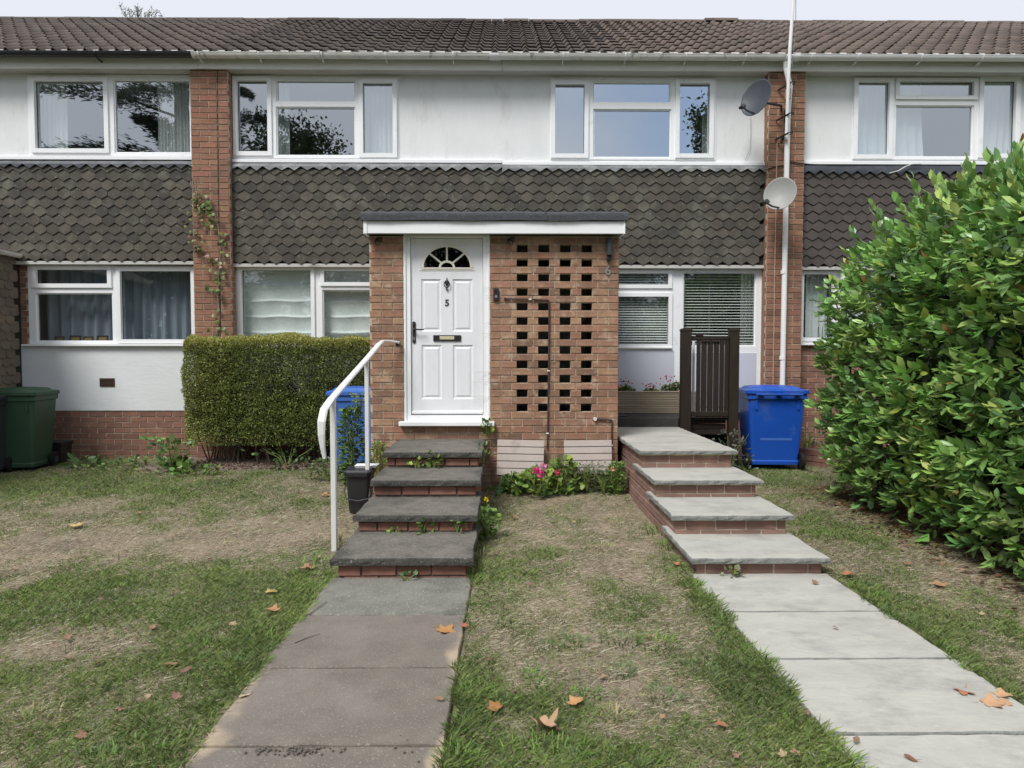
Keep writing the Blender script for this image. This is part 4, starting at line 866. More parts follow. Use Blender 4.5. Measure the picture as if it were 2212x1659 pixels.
# ================================================================== free-standing things
# leaning louvred panels
def louvre(u0, u1, v0, v1, yb, label, lean, tilt):
    x0, x1 = PX(u0, yb-.03, 980), PX(u1, yb-.03, 980); z1 = PZ(v0, yb); z0 = PZ(v1, yb-.08); r = thing('louvred_panel', ((x0+x1)/2, yb-.1, z0), label, 'vent cover', 'beige slatted vent covers leaning on the porch wall')
    H = z1-z0; n = 5; mx = T(((x0+x1)/2, yb-.10, z0)) @ Matrix.Rotation(-lean, 4, 'X') @ Matrix.Rotation(tilt, 4, 'Y'); w = (x1-x0)/2
    MB().box(-w, w, .004, .020, .0, H-.004, mx).put('backing_board', 'dark', r)
    for k in range(n):
        a, c = H*k/n, H*(k+1)/n; q = MB(); q.prism([(-w, a+.006), (w, a+.006), (w, c-.002), (w-.0, c-.002), (-w, c-.002)], -.012, .003, mx); 
        q.v = [tuple(v) for v in q.v]; q.put('slat', 'louvre', r)
    MB().cbox(-.01, .01, -.020, -.012, .03, .05, .002, mx @ T((-.06, 0, 0))).put('screw_head', 'knob', r)
louvre(1073, 1173, 948, 1027, 7.00, 'beige five-slat vent cover leaning by the concrete steps, left of the pink flowers', .10, .02)
louvre(1218, 1320, 948.5, 1024, 7.00, 'beige five-slat vent cover leaning by the sandstone steps, under the short pipe', .10, -.012)
# handrail
xh = -1.262
hr = thing('handrail', (xh, 5.5, 0), 'white painted steel handrail with two posts beside the dark steps', 'handrail')
MB().cbox(xh-.019, xh+.019, 4.88, 4.918, -.05, 1.10, .004).put('post', 'white_metal', hr)
MB().cbox(xh-.014, xh+.022, 6.06, 6.096, -.05, 1.385, .004).put('post', 'white_metal', hr)
b = MB(); pts = [(xh-.012, 4.70, .70, .012), (xh-.022, 4.69, .78, .017), (xh-.028, 4.685, .87, .024), (xh-.028, 4.69, .96, .028), (xh-.020, 4.73, 1.045, .028), (xh, 4.85, 1.11, .027), (xh, 5.3, 1.215, .026), (xh, 6.1, 1.40, .026), (xh, 6.7, 1.545, .026), (xh+.005, 6.84, 1.575, .026), (xh+.06, 6.90, 1.578, .022), (xh+.15, 6.97, 1.568, .018), (px0+.30, 7.028, 1.562, .016)]
rg = []
for i, (x, y, z, w) in enumerate(pts):
    p = Vector((x, y, z)); a = Vector(pts[max(i-1, 0)][:3]); c = Vector(pts[min(i+1, len(pts)-1)][:3]); d = (c-a).normalized()
    sd_ = Vector((1, 0, 0)) if i < 9 else Vector((.5, -.8, 0)) if i < 10 else Vector((.15, -1, 0)); sd_ = (sd_-d*sd_.dot(d)).normalized(); up = sd_.cross(d).normalized(); t_ = .010
    rg.append([p-sd_*w-up*t_, p+sd_*w-up*t_, p+sd_*w*1.0+up*t_*.4, p+sd_*w*.6+up*t_, p-sd_*w*.6+up*t_, p-sd_*w+up*t_*.4])
b.loft(rg); b.put('rail', 'white_metal', hr)
MB().tube([(px0+.27, 7.03, 1.562), (px0+.31, 7.032, 1.562)], .03, 10).put('wall_flange', 'iron', hr)
# wheeled bins
def bin_(loc, rz, w, d, h, m, label, group=None, lidm=None, back=False, lidw=1.0, slope=.0):
    r = thing('wheeled_bin', loc, label, 'bin', group, rz); mx = WM[r.name]; lidm = lidm or m
    bw, bd = w*.40, d*.36; tw, td = w*.48, d*.46
    def ringr(hw, hd, z, c=.035, oy=0):
        o = []
        for sx, sy in ((1, -1), (1, 1), (-1, 1), (-1, -1)):
            cx, cy = sx*(hw-c), sy*(hd-c); a0 = math.atan2(sy, sx)
            for k in range(4): a = a0-math.pi/4+math.pi/2*k/3; o.append((cx+c*math.cos(a), cy+oy+c*math.sin(a), z))
        return o
    b = MB(); ht = h*.90
    b.loft([ringr(bw, bd, .06), ringr(bw+.004, bd+.004, .10), ringr(bw*.975, bd*.97, .115), ringr((bw*.55+tw*.45)*.985, (bd*.55+td*.45)*.98, ht*.5), ringr(tw*.97, td*.97, ht*.93), ringr(tw*1.03, td*1.03, ht*.94), ringr(tw*1.03, td*1.03, ht)])
    b.put('body', m, r, mx, smooth=False)
    b = MB()
    L = [ringr(tw*1.09, td*1.08, ht+.003, .05), ringr(tw*1.10, td*1.10, ht+.012, .05), ringr(tw*1.10, td*1.10, ht+.045, .05), ringr(tw*1.04, td*1.03, ht+.055, .05), ringr(tw*.9, td*.88, ht+.060, .05), ringr(tw*.80, td*.76, ht+.088, .06), ringr(tw*.5, td*.5, ht+.100, .06)]
    L = [[(x, y, z+slope*(y/td)) for x, y, z in q] for q in L]
    b.loft(L); ld = b.put('lid', lidm, r, mx)
    sy = -1 if back else 1                        # hinge side
    for sx in (-.62, 0, .62): MB().cbox(-.03, .03, -.02, .02, 0, .07, .006, T((tw*sx, -sy*td*1.02, ht-.06)) if False else T((tw*sx, sy*td*1.10, ht-.02))).put('lid_hinge', lidm, ld, mx)
    MB().tube([(-tw*.8, sy*(td+.055), ht-.0), (tw*.8, sy*(td+.055), ht-.0)], .013, 8).put('handle', m, r, mx)
    for sx in (-.72, .72):
        b = MB(); b.prism([(-.012, ht*.80), (.012, ht*.80), (.012, ht*.93), (-.012, ht*.93)], -td*.99, -td*.92); b.put('rim_rib', m, r, mx @ T((tw*sx, 0, 0)))
    wy = bd*.80*sy; b = MB(); b.tube([(-bw-.02, wy, .10), (bw+.02, wy, .10)], .010, 8); b.put('axle', 'iron', r, mx)
    for sx in (-1, 1):
        x0 = sx*(bw+.012); b = MB(); b.loft([[(x0+sx*dx, wy+q*math.cos(a), .10+q*math.sin(a)) for a in [sx*i*math.pi/10 for i in range(20)]] for dx, q in ((0, .088), (.006, .10), (.045, .10), (.05, .088))]); wh = b.put('wheel', 'rubber', r, mx)
        b = MB(); b.loft([[(x0+sx*dx, wy+q*math.cos(a), .10+q*math.sin(a)) for a in [sx*i*math.pi/8 for i in range(16)]] for dx, q in ((.051, .045), (.056, .03))]); b.put('rim', 'greybin', wh, mx)
    return r, mx
x = (PX(707, 8.05)+PX(707, 8.05)+.60)/2
bin_((x+.02, 8.12, .01), .04, .60, .56, 1.055, 'vinyl', 'faded blue wheeled bin standing between the small box hedge and the porch')
xb = PX(1662, 8.4, 900)
rb_, mxb = bin_((xb, 8.38, .035), -.06, .725, .60, 1.03, 'vinyl2', 'bright blue wheeled bin standing under the white downpipe behind the sandstone steps', back=True)
MB().box(-.19, .19, -.232, -.222, .36, .46).put('faded_patch', 'vinyl', rb_, mxb)
xg = PX(50, 8.3, 900)
bin_((xg-.05, 8.35, .015), .12, .59, .60, 1.03, 'green', 'tall green wheeled bin standing against the left house wall')
bin_((PX(0, 8.0, 900)-.27, 7.98, .01), .05, .60, .6, .99, 'greybin', 'dark grey wheeled bin cut off by the left edge of the view')
r = thing('recycling_box', (PX(103, 8.75), 8.78, .02), 'small black box tucked behind the green bin against the brickwork', 'box'); mx = WM[r.name]
b = MB(); b.loft([[(x*s, y*s, z) for x, y in ((-.17, -.11), (.17, -.11), (.17, .11), (-.17, .11))] for z, s in ((0, .82), (.26, 1), (.262, 1.06), (.285, 1.06))]); b.put('tub', 'black', r, mx); MB().cbox(-.185, .185, -.125, .125, .286, .30, .004).put('lid', 'greybin', r, mx)
# food caddy with carton on its lid
r = thing('food_caddy', (PX(777, 6.2), 6.15, 0), 'small black food caddy with its handle down, on the grass beside the dark steps', 'caddy'); mx = WM[r.name]
rr = lambda hw, hd, z, c=.03: [(cx+c*math.cos(a), cy+c*math.sin(a), z) for sx, sy in ((1, -1), (1, 1), (-1, 1), (-1, -1)) for cx, cy, a0 in ((sx*(hw-c), sy*(hd-c), math.atan2(sy, sx)),) for a in [a0-math.pi/4+math.pi/2*k/3 for k in range(4)]]
MB().loft([rr(.085, .10, 0), rr(.088, .103, .02), rr(.108, .125, .335), rr(.120, .135, .338), rr(.120, .135, .36)]).put('body', 'black', r, mx)
MB().loft([rr(.128, .142, .361), rr(.130, .144, .378), rr(.118, .13, .392)]).put('lid', 'black', r, mx)
MB().tube([(-.118, -.0, .28), (-.125, -.10, .20), (-.10, -.128, .135), (0, -.133, .118), (.10, -.128, .135), (.125, -.10, .2), (.118, 0, .28)], .006, 6).put('handle', 'black', r, mx)
MB().cbox(-.095, .095, -.148, -.142, .335, .375, .003).put('clasp', 'black', r, mx)
r = thing('carton', (PX(794, 6.3), 6.2, .394), 'flat white tray lying on top of the black food caddy', 'tray')
MB().loft([[(x*s, y*s, z) for x, y in ((-.10, -.07), (.10, -.07), (.10, .07), (-.10, .07))] for z, s in ((0, .9), (.018, 1), (.022, 1.04))]).put('tray', 'clip', r, WM[r.name])
# deck, planter, gate behind the sandstone landing
r = thing('timber_deck', (2.0, 8.6, 0), 'dark grey boarded deck behind the sandstone landing', 'deck'); zdk = .672
x = px1+.03; k = 0
while x < 2.85:
    w_ = .118; MB().cbox(x, min(x+w_, 2.86), 8.19, 9.055, zdk-.028, zdk, .004).put('board', 'deck', r); x += w_+.006
MB().cbox(px1+.03, 2.11, 8.165, 8.188, .54, zdk-.004, .004).put('edge_board', 'deck', r)
for k in range(3): MB().cbox(2.24, 2.70, 8.20, 8.222, .46+.07*k, .522+.07*k, .005).put('edge_board', 'stain', r)
MB().box(2.2, 2.84, 8.45, 8.47, .02, .45).put('underdeck_shade', 'dark', r)  # dark sheet imitates the shade beneath the deck
for xx in (2.28, 2.78): MB().cbox(xx-.03, xx+.03, 8.24, 8.30, -.02, zdk-.03, .003).put('joist_post', 'stain', r)
MB().cbox(1.22, 1.52, 8.30, 8.72, zdk+.001, zdk+.018, .006).put('door_mat', 'black', thing('door_mat', (1.37, 8.5, zdk), 'dark ribbed mat lying on the deck beside the porch wall', 'mat'))
pl0, pl1 = px1+.03, PX(1508, 8.82); zp0, zp1 = zdk+.002, PZ(848, 8.80)
r = thing('planter', ((pl0+pl1)/2, 8.9, zdk), 'long pale timber planter of grooved boards on the deck', 'planter'); n = 2
for k in range(n):
    a, c = zp0+(zp1-zp0)*k/n, zp0+(zp1-zp0)*(k+1)/n-.003; o = [(0, a)]; g = 6
    q = MB(); st = (c-a)/g; ring = []
    for j in range(g): ring += [(8.808, a+st*j+.001), (8.794, a+st*j+.005), (8.794, a+st*(j+1)-.004), (8.808, a+st*(j+1)-.001)]
    ring += [(8.82, c), (8.82, a)]; q.loft([[(pl0, y, z) for y, z in ring], [(pl1, y, z) for y, z in ring]]); q.put('board', 'planter', r)
MB().cbox(pl0, pl1, 8.785, 8.83, zp1-.0, zp1+.018, .003).put('top_rail', 'planter', r)
MB().box(pl0+.002, pl1-.002, 8.822, 9.04, zp0, zp1-.03).put('compost', 'soil', r)
DGt = 8.08
gx0, gx1, gx2, gx3 = PX(1472.5, DGt, 800), PX(1494, DGt, 800), PX(1577, DGt, 800), PX(1597, DGt, 800); ztp = PZ(709, DGt)
r = thing('garden_gate', ((gx0+gx3)/2, DGt, 0), 'dark brown timber gate with two square posts beside the deck', 'gate')
for a, c, zb, zt in ((gx0, gx1, .30, ztp), (gx2, gx3, 0, ztp-.002)):
    b = MB(); b.cbox(a, c, DGt, DGt+.10, zb, zt-.03, .005); b.loft([[(a+e, DGt+e, z), (c-e, DGt+e, z), (c-e, DGt+.10-e, z), (a+e, DGt+.10-e, z)] for z, e in ((zt-.032, -.004), (zt-.012, -.004), (zt, .012))]); b.put('post', 'stain', r)
zg1 = PZ(726, DGt+.05); zg0 = PZ(905, DGt+.05)
MB().cbox(gx1+.002, gx2-.002, DGt+.03, DGt+.075, zg1-.045, zg1-.0, .006).put('top_rail', 'stain', r); MB().cbox(gx1+.002, gx2-.002, DGt+.03, DGt+.075, zg0+.03, zg0+.09, .006).put('bottom_rail', 'stain', r)
xs = [(1506.5, 1515, 738), (1516.5, 1528.5, 738), (1530, 1542, 739), (1543.5, 1555, 739), (1556.5, 1566, 739), (1567.5, 1576, 739)]
for a, c, v in xs: MB().cbox(PX(a, DGt+.05), PX(c, DGt+.05), DGt+.036, DGt+.062, zg0+.01, zg1-.046, .003).put('slat', 'stain', r)
for a in (1526, 1546): MB().cbox(PX(a, DGt+.05)-.045, PX(a, DGt+.05)+.045, DGt+.022, DGt+.034, zg1-.075, zg1-.046, .004).put('pale_block', 'stain', r)
MB().cbox(PX(1506, DGt), PX(1522, DGt), DGt+.02, DGt+.05, zg1+.002, zg1+.022, .004).put('latch', 'stain', r)
MB().tube([(PX(1501, 8.3), 8.32, zdk), (PX(1501, 8.3), 8.32, PZ(737, 8.3))], .016, 8).put('white_pole', 'upvc', thing('pole', (PX(1501, 8.3), 8.32, zdk), 'thin white pole standing just behind the dark gate', 'pole'))
# satellite dishes
def dish(u, v, D, nrm, w, h, m, label, lnb, bracket_to):
    x, z = P(u, v, D); c = Vector((x, D, z)); r = thing('satellite_dish', c, label, 'satellite dish'); nrm = Vector(nrm).normalized(); q = nrm.to_track_quat('Z', 'Y').to_matrix().to_4x4(); mx = T(c) @ q
    b = MB(); ns = 32; prof_ = [(0.001, 0), (.25, .004), (.5, .016), (.75, .036), (.95, .058), (1, .064), (1, .056), (.95, .049), (.6, .017), (.001, -.009)]
    b.loft([[(w*s*math.cos(a), h*s*math.sin(a), zz-.03) for a in [2*math.pi*i/ns for i in range(ns)]] for s, zz in prof_]); b.put('reflector', m, r, mx, smooth=True)
    lp = mx.inverted() @ Vector((P(lnb[0], lnb[1], lnb[2])[0], lnb[2], P(lnb[0], lnb[1], lnb[2])[1])); b = MB(); b.tube([(0, -h*.86, .012), ((lp.x)*.5, (-h*.9+lp.y)/2-.01, lp.z*.5), tuple(lp)], .011, 6); b.put('arm', 'black', r, mx)
    b = MB(); d_ = (Vector((0, 0, 0))-lp).normalized(); b.tube([tuple(lp-d_*.05), tuple(lp-d_*.01), tuple(lp+d_*.01), tuple(lp+d_*.04)], [.018, .022, .030, .032], 10); b.tube([tuple(lp-d_*.06+Vector((.03, 0, 0))), tuple(lp+d_*.02+Vector((.03, 0, 0)))], .018, 8); b.put('receiver', 'black', r, mx)
    inv = mx.inverted(); b = MB(); pts = [(0, 0, -.04), (0, 0, -.10)]+[tuple(inv @ Vector(p)) for p in bracket_to]; b.tube(pts, .016, 8); b.put('bracket', 'iron', r, mx)
    return r
xp, zp = P(1690, 235, 8.86)
dish(1636, 213, 8.50, (-.80, -.56, .22), .215, .235, 'dish_grey', 'dark grey satellite dish fixed at the top of the right-hand brick pier', (1603, 231, 8.28), [(xp-.06, 8.75, zp+.0), (xp, 8.89, zp)])
xp, zp = P(1672, 418, 8.86)
dish(1686, 420, 8.52, (-.55, -.80, .22), .20, .215, 'dish_pale', 'pale beige satellite dish in front of the white downpipe, level with the hung tiles', (1653, 437, 8.30), [(xp+.02, 8.75, zp), (xp, 8.89, zp)])
cc = MB(); cc.tube([(PX(u, 8.87, v), 8.87, PZ(v, 8.87)) for u, v in ((1679, 300), (1677, 380), (1676, 470), (1673, 600), (1672, 700), (1670, 825), (1670, 900))], .005, 6); cc.put('cable', 'cable_pale', h6)
cc = MB(); cc.tube([(PX(u, DP, v), DP-.02, PZ(v, DP)) for u, v in ((1655, 366), (1672, 360), (1690, 357), (1708, 349), (1725, 352), (1745, 354), (1800, 357), (1900, 356))], .007, 6); cc.put('cable', 'cable', h7)
cc = MB(); cc.tube([(PX(u, 8.93, v), 8.93, PZ(v, 8.93)) for u, v in ((1921, 372), (1940, 367), (1955, 358), (1970, 352), (1990, 351))], .006, 5); cc.put('loose_wire', 'clip', h7)
cc = MB(); cc.tube([(PX(u, 9.03, v), 9.03, PZ(v, 9.03)) for u, v in ((1622, 252), (1622, 285), (1620, 320), (1610, 345))], .0025, 5); cc.put('dish_cable', 'knob', h6)
# aerial mast and downpipe
r = thing('aerial_mast', (PX(1704, 8.72, 200), 8.72, 0), 'slender white aerial mast rising above the gutter beside the upper dish', 'mast')
b = MB(); b.tube([(PX(1718.5, 8.66, -120), 8.62, PZ(-120, 8.62)), (PX(1713.5, 8.64, 0), 8.64, PZ(0, 8.64)), (PX(1706.5, 8.66, 100), 8.66, PZ(100, 8.66)), (PX(1703, 8.7, 175), 8.70, PZ(175, 8.7)), (PX(1698.5, 8.78, 300), 8.78, PZ(300, 8.78))], .021, 10); b.put('pole', 'gutter_new', r)
MB().tube([(PX(1718, 8.66, 0)+.01, 8.67, PZ(-40, 8.62)), (PX(1718, 8.66, 60)+.01, 8.67, PZ(60, 8.66)), (PX(1712, 8.66, 160), 8.70, PZ(150, 8.66))], .004, 5).put('mast_cable', 'knob', r)
for v in (177, 286, 244):
    x = PX(1703-(v-177)*.04, 8.75); z = PZ(v+2, 8.75); b = MB(); b.tube([(x-.03, 8.70, z), (x, 8.665, z), (x+.03, 8.70, z+.005), (x+.05, 8.86, z+.02)], .007, 6); b.tube([(x-.03, 8.70, z-.005), (x-.12, 8.88, z-.03)], .012, 6); b.put('clamp', 'iron', r)
b = MB(); b.tube([(PX(1690, 8.8), 8.80, PZ(236, 8.8)), (PX(1693, 8.8), 8.80, PZ(285, 8.8)), (PX(1684, 8.8), 8.82, PZ(305, 8.8))], .02, 6); b.put('junction_box', 'iron', r)
MB().cbox(PX(1694, 8.8)-.03, PX(1694, 8.8)+.03, 8.74, 8.80, PZ(215, 8.8), PZ(192, 8.8), .008).put('splitter', 'planter', r)
xd = PX(1690, 8.83, 800)
dp = MB().tube([(PX(1698, 8.745, 130), 8.75, zgt-.07), (PX(1698, 8.78, 130), 8.78, ZS-.0), (xd+.03, 8.80, PZ(185, 8.8)), (xd+.02, 8.83, PZ(235, 8.8)), (xd+.015, 8.83, PZ(300, 8.8)), (xd, 8.835, .05)], .034, 16).put('downpipe', 'gutter_new', h7)
for v in (133, 246, 583, 769): x = xd+(.0 if v > 300 else .02); MB().tube([(x if v > 200 else PX(1698, 8.78), 8.835 if v > 200 else 8.78, PZ(v, 8.83)), (x if v > 200 else PX(1698, 8.78), 8.835 if v > 200 else 8.78, PZ(v+8, 8.83))], .040, 14).put('pipe_collar', 'gutter_new', h7)
# framed prints on the left house's window sill
for i, (a, c, m) in enumerate(((114, 134, 'dark gold'), (146, 170, 'black-framed'), (175, 197, 'yellowish'), (205, 229, 'studded black-framed'))):
    y = DG+.13; x0, x1 = PX(a, y), PX(c, y); z0 = rE[1]+.004; z1 = z0+.105+.01*(i % 2); lab = ('leftmost small dark gold picture on the left house window sill', 'second small picture from the left, in a black frame on the window sill', 'third small picture from the left, yellowish, on the window sill', 'rightmost small picture on the sill, in a studded black frame')[i]
    r = thing('picture_frame', ((x0+x1)/2, y, z0), lab, 'picture', 'small framed pictures on the window sill'); mx = T(((x0+x1)/2, y, z0)) @ Matrix.Rotation(-.2, 4, 'X'); w = (x1-x0)/2; h_ = z1-z0
    MB().holes(-w, w, 0, h_, [(-w+.014, .014, w-.014, h_-.014)], -.008, .006).put('frame', 'iron' if i % 2 else 'wood', r, mx); MB().box(-w+.012, w-.012, .0, .004, .012, h_-.012).put('picture', 'art', r, mx)
# low brick edging by the laurel
r = thing('edging_wall', (3.9, 8.3, 0), 'low dark brick edging wall below the right-hand window', 'wall')
a, c = Vector((PX(1707, 8.75), 8.75, 0)), Vector((4.55, 7.75, 0)); L_ = (c-a).length; mx = T(a) @ RZ(math.atan2(c.y-a.y, c.x-a.x))
MB().box(0, L_, 0, .10, -.05, .235).put('core', 'mortar_dark', r, mx); 
bricks(r, mx, 0, L_, 0, .232, (), .078, 0, 0, 'brick_step')
# air-aerial twig of the tree beyond the ridge is built with the trees
# ================================================================== vegetation
def frames(n, dirs, roll=None):
    """orthonormal frames whose first axis is dirs (n,3)"""
    d = dirs/np.linalg.norm(dirs, axis=1, keepdims=True); r = rng.normal(size=(n, 3)) if roll is None else roll
    s = np.cross(d, r); s /= np.linalg.norm(s, axis=1, keepdims=True)+1e-9; u = np.cross(s, d); return d, s, u
def leaves(name, pos, dirs, length, width, col, m, parent=None, up=None, curl=.12, kind='stuff', fold=.25, shape=0):
    """leaf blades with a fold along the midrib: pos (n,3) stalk end, dirs (n,3)"""
    n = len(pos); d, s, u = frames(n, dirs, up)
    L = np.broadcast_to(length, n)[:, None]; W = np.broadcast_to(width, n)[:, None]
    prof_ = [(0, 0, 0), (.28, .44, .0), (.70, .46, .0), (1, 0, 0)] if shape == 0 else [(0, .1, 0), (.25, .5, 0), (.7, .45, 0), (1, .05, 0)]
    V = []; 
    V.append(pos)                                                        # 0 base
    for t, w, _ in prof_[1:3]:
        c = pos+d*L*t-u*L*curl*t*t
        V += [c-s*W*w+u*W*fold*w, c, c+s*W*w+u*W*fold*w]
    V.append(pos+d*L-u*L*curl)
    V = np.stack(V, 1); k = V.shape[1]                                   # 8 verts
    tri = np.array([(0, 1, 2), (0, 2, 3), (1, 4, 2), (2, 4, 5), (2, 5, 3), (3, 5, 6), (4, 7, 5), (5, 7, 6)])
    Fq = (np.arange(n)[:, None, None]*k+tri[None]).reshape(-1, 3)
    c = np.repeat(col, k, 0); o = link(name, npmesh(name, V.reshape(-1, 3), Fq, m, c, True), parent)
    if kind: o['kind'] = kind
    return o
def flecks(name, pos, dirs, length, width, col, m, parent=None, kind='stuff', up=None):
    """small rhombic leaves, two triangles each"""
    n = len(pos); d, s, u = frames(n, dirs, up); L = np.broadcast_to(length, n)[:, None]; W = np.broadcast_to(width, n)[:, None]
    V = np.stack([pos, pos+d*L*.45-s*W*.5+u*W*.2, pos+d*L, pos+d*L*.45+s*W*.5+u*W*.2], 1)
    Fq = (np.arange(n)[:, None, None]*4+np.array([(0, 1, 2), (0, 2, 3)])[None]).reshape(-1, 3)
    o = link(name, npmesh(name, V.reshape(-1, 3), Fq, m, np.repeat(col, 4, 0)), parent)
    if kind: o['kind'] = kind
    return o
def palette(n, cols, p=None, jit=.15):
    c = np.array(cols); i = rng.choice(len(c), n, p=p); return c[i]*(1+jit*rng.normal(size=(n, 1)))*(1+.05*rng.normal(size=(n, 3))).clip(.7, 1.3)
# ------------------------------------------------------------------ laurel hedge
def laurel():
    r = thing('laurel_hedge', (4.35, 5.3, 0), 'tall glossy laurel hedge filling the right side of the front lawn', 'hedge')
    cx, cy, hx_, hy_, top = 4.58, 4.86, 1.40, 2.06, 2.66
    def surf(n):
        # points on a rounded box, biased to the faces in view (west, south-east end, far end, top)
        out = []; nor = []
        while len(out) < n:
            th = rng.uniform(0, 2*math.pi, n*2); z = rng.uniform(.03, 1, n*2); ct, st = np.cos(th), np.sin(th)
            p = 6.5; rr = (np.abs(ct)**p+np.abs(st)**p)**(-1/p)
            topm = rng.uniform(size=n*2) < .22; rad_ = np.where(topm, np.sqrt(rng.uniform(size=n*2)), 1)
            zz = np.where(topm, 1, z); shrink = (1-np.clip((zz-.76)/.24, 0, 1)**2.2*.34)*(1-.07*np.clip((.22-zz)/.22, 0, 1)**1.3)
            lx, ly = ct*rr*rad_, st*rr*rad_
            X_ = cx+lx*hx_*shrink; Y_ = cy+ly*hy_*shrink; T_ = top+.10*np.sin(Y_*2.3+1)-.10*(Y_-5)*.9*(Y_ > 5)+.16*(fbm(X_*2, Y_*2, 4)-.5); Z_ = zz*T_
            bump = .30*(fbm(Y_*1.7+X_, Z_*1.9, 7)-.5)+.16*(fbm(Y_*5+X_*5, Z_*5, 9)-.5)
            nx, ny, nz = np.where(topm, 0, np.abs(ct)**3*np.sign(ct)), np.where(topm, 0, np.abs(st)**3*np.sign(st)), np.where(topm, 1, np.clip(zz-.8, 0, 1)*2.6)
            nn = np.sqrt(nx*nx+ny*ny+nz*nz)+1e-6; nx, ny, nz = nx/nn, ny/nn, nz/nn
            X_, Y_, Z_ = X_+nx*bump, Y_+ny*bump, Z_+nz*bump
            keep = (X_ < cx+.7) & (Z_ > .05)
            for q in np.nonzero(keep)[0]: out.append((X_[q], Y_[q], Z_[q])); nor.append((nx[q], ny[q], nz[q]))
        return np.array(out[:n]), np.array(nor[:n])
    ns = 3900; p, nr = surf(ns); depth = rng.uniform(0, .38, ns)**1.0*1.0; depth = np.where(rng.uniform(size=ns) < .55, depth*.3, depth)
    p = p-nr*depth[:, None]
    sdir = nr*rng.uniform(.7, 1.3, (ns, 1))+np.array([0, 0, .28])+rng.normal(size=(ns, 3))*.42; sdir /= np.linalg.norm(sdir, axis=1, keepdims=True)
    # tall shoots breaking the outline
    tall = (nr[:, 2] > .35) & (rng.uniform(size=ns) < .30) & (depth < .12); sdir[tall] = sdir[tall]*.35+np.array([0, 0, 1]); SLn = rng.uniform(.10, .22, ns)+tall*rng.uniform(.08, .24, ns)
    nl = 8; pos = []; dr = []; ln = []; colr_ = []; ups = []
    base = palette(ns, [(.155, .285, .078), (.195, .345, .088), (.25, .41, .105), (.12, .235, .078), (.33, .46, .125)], [.27, .30, .22, .13, .08], .16)
    d, s, u = frames(ns, sdir)
    for k in range(nl):
        t = .15+.85*k/(nl-1); a = k*2.4+rng.uniform(0, 6.50, ns)*.0+rng.uniform(-.3, .3, ns)
        out = s*np.cos(a)[:, None]+u*np.sin(a)[:, None]; w = .95-.55*(k/(nl-1))
        pos.append(p+d*(SLn*t)[:, None]); dd = out*w+d*(.35+.75*k/(nl-1))+nr*.25+rng.normal(size=(ns, 3))*.16-np.array([0, 0, .22*(1-k/(nl-1))]); dr.append(dd)
        ln.append(rng.uniform(.065, .125, ns)*(1-.25*(k == nl-1))); cc_ = base*(1+.10*rng.normal(size=(ns, 1))); cc_ = cc_*(1+.18*(k > 5)); colr_.append(cc_); ups.append(np.cross(dd, np.cross(np.array([[0, 0, 1.]])+nr*.8+rng.normal(size=(ns, 3))*.25, dd)))
    pos, dr, ln, colr_ = np.concatenate(pos), np.concatenate(dr), np.concatenate(ln), np.concatenate(colr_); up = np.concatenate(ups)
    qq = rng.uniform(size=len(pos)); colr_[qq < .02] = np.array([.34, .40, .08]); colr_[(qq > .035) & (qq < .043)] = np.array([.30, .16, .06]); colr_[(qq > .05) & (qq < .11)] *= 1.45; colr_ = colr_.clip(.01, .6)
    # the 300 leaves that show largest: nearest to the viewpoint on the open face
    dd_ = np.linalg.norm(pos-np.array([0, 0, ZC]), axis=1)+((pos[:, 0]/pos[:, 1] > .755)*9)+np.repeat(np.tile(0, ns), 1).sum()*0+np.tile(depth, nl)*8+rng.uniform(0, 1.5, len(pos))
    big = np.argsort(dd_)[:300]; rest = np.ones(len(pos), bool); rest[big] = False
    leaves('foliage', pos[rest], dr[rest], ln[rest], ln[rest]*.50, colr_[rest], 'laurel', r, -up[rest], .22)
    fams = []
    for q in range(10):
        i = big[q]; lf_ = leaves('leaf', np.zeros((1, 3)), np.array([[1., 0, 0]]),   .11, .052, colr_[i:i+1], 'laurel', r, np.array([[0, 0, -1.]]), .22, kind=None); fams.append(lf_.data); bpy.data.objects.remove(lf_)
    for i in big:
        dv = Vector(dr[i]).normalized(); uv = Vector(up[i]); sv_ = dv.cross(-uv).normalized(); uu = sv_.cross(dv)
        mx = Matrix((( dv.x, sv_.x, uu.x, pos[i][0]), (dv.y, sv_.y, uu.y, pos[i][1]), (dv.z, sv_.z, uu.z, pos[i][2]), (0, 0, 0, 1))) @ SC(*([ln[i]/.11]*3))
        link('leaf', R.choice(fams), r, mx)
    st = MB()
    for q in range(0, ns, 2):
        if depth[q] < .2: st.tube([tuple(p[q]-d[q]*.12), tuple(p[q]+d[q]*SLn[q]*.95)], [.0035, .002], 4, False)
    st.put('shoot', 'stemgreen', r)
    st = MB()
    for q in range(46):
        x, y = R.uniform(3.75, 4.9), R.uniform(3.7, 6.9); a, c = R.uniform(-.7, .3), R.uniform(-.4, .4)
        st.tube([(x, y, -.02), (x+a*.2, y+c*.2, .4), (x+a*.6, y+c*.6, 1.0), (x+a, y+c, R.uniform(1.5, 2.3))], [.022, .018, .012, .006], 5)
    st.put('stem', 'wood', r)
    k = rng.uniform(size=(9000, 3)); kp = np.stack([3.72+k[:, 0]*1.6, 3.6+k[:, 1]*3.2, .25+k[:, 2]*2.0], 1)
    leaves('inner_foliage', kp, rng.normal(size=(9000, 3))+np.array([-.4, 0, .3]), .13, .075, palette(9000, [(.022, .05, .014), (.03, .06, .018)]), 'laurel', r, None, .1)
M['stemgreen'] = mat('green_shoot', (.22, .27, .07), (.15, .2, .06), 9, 0)
laurel()
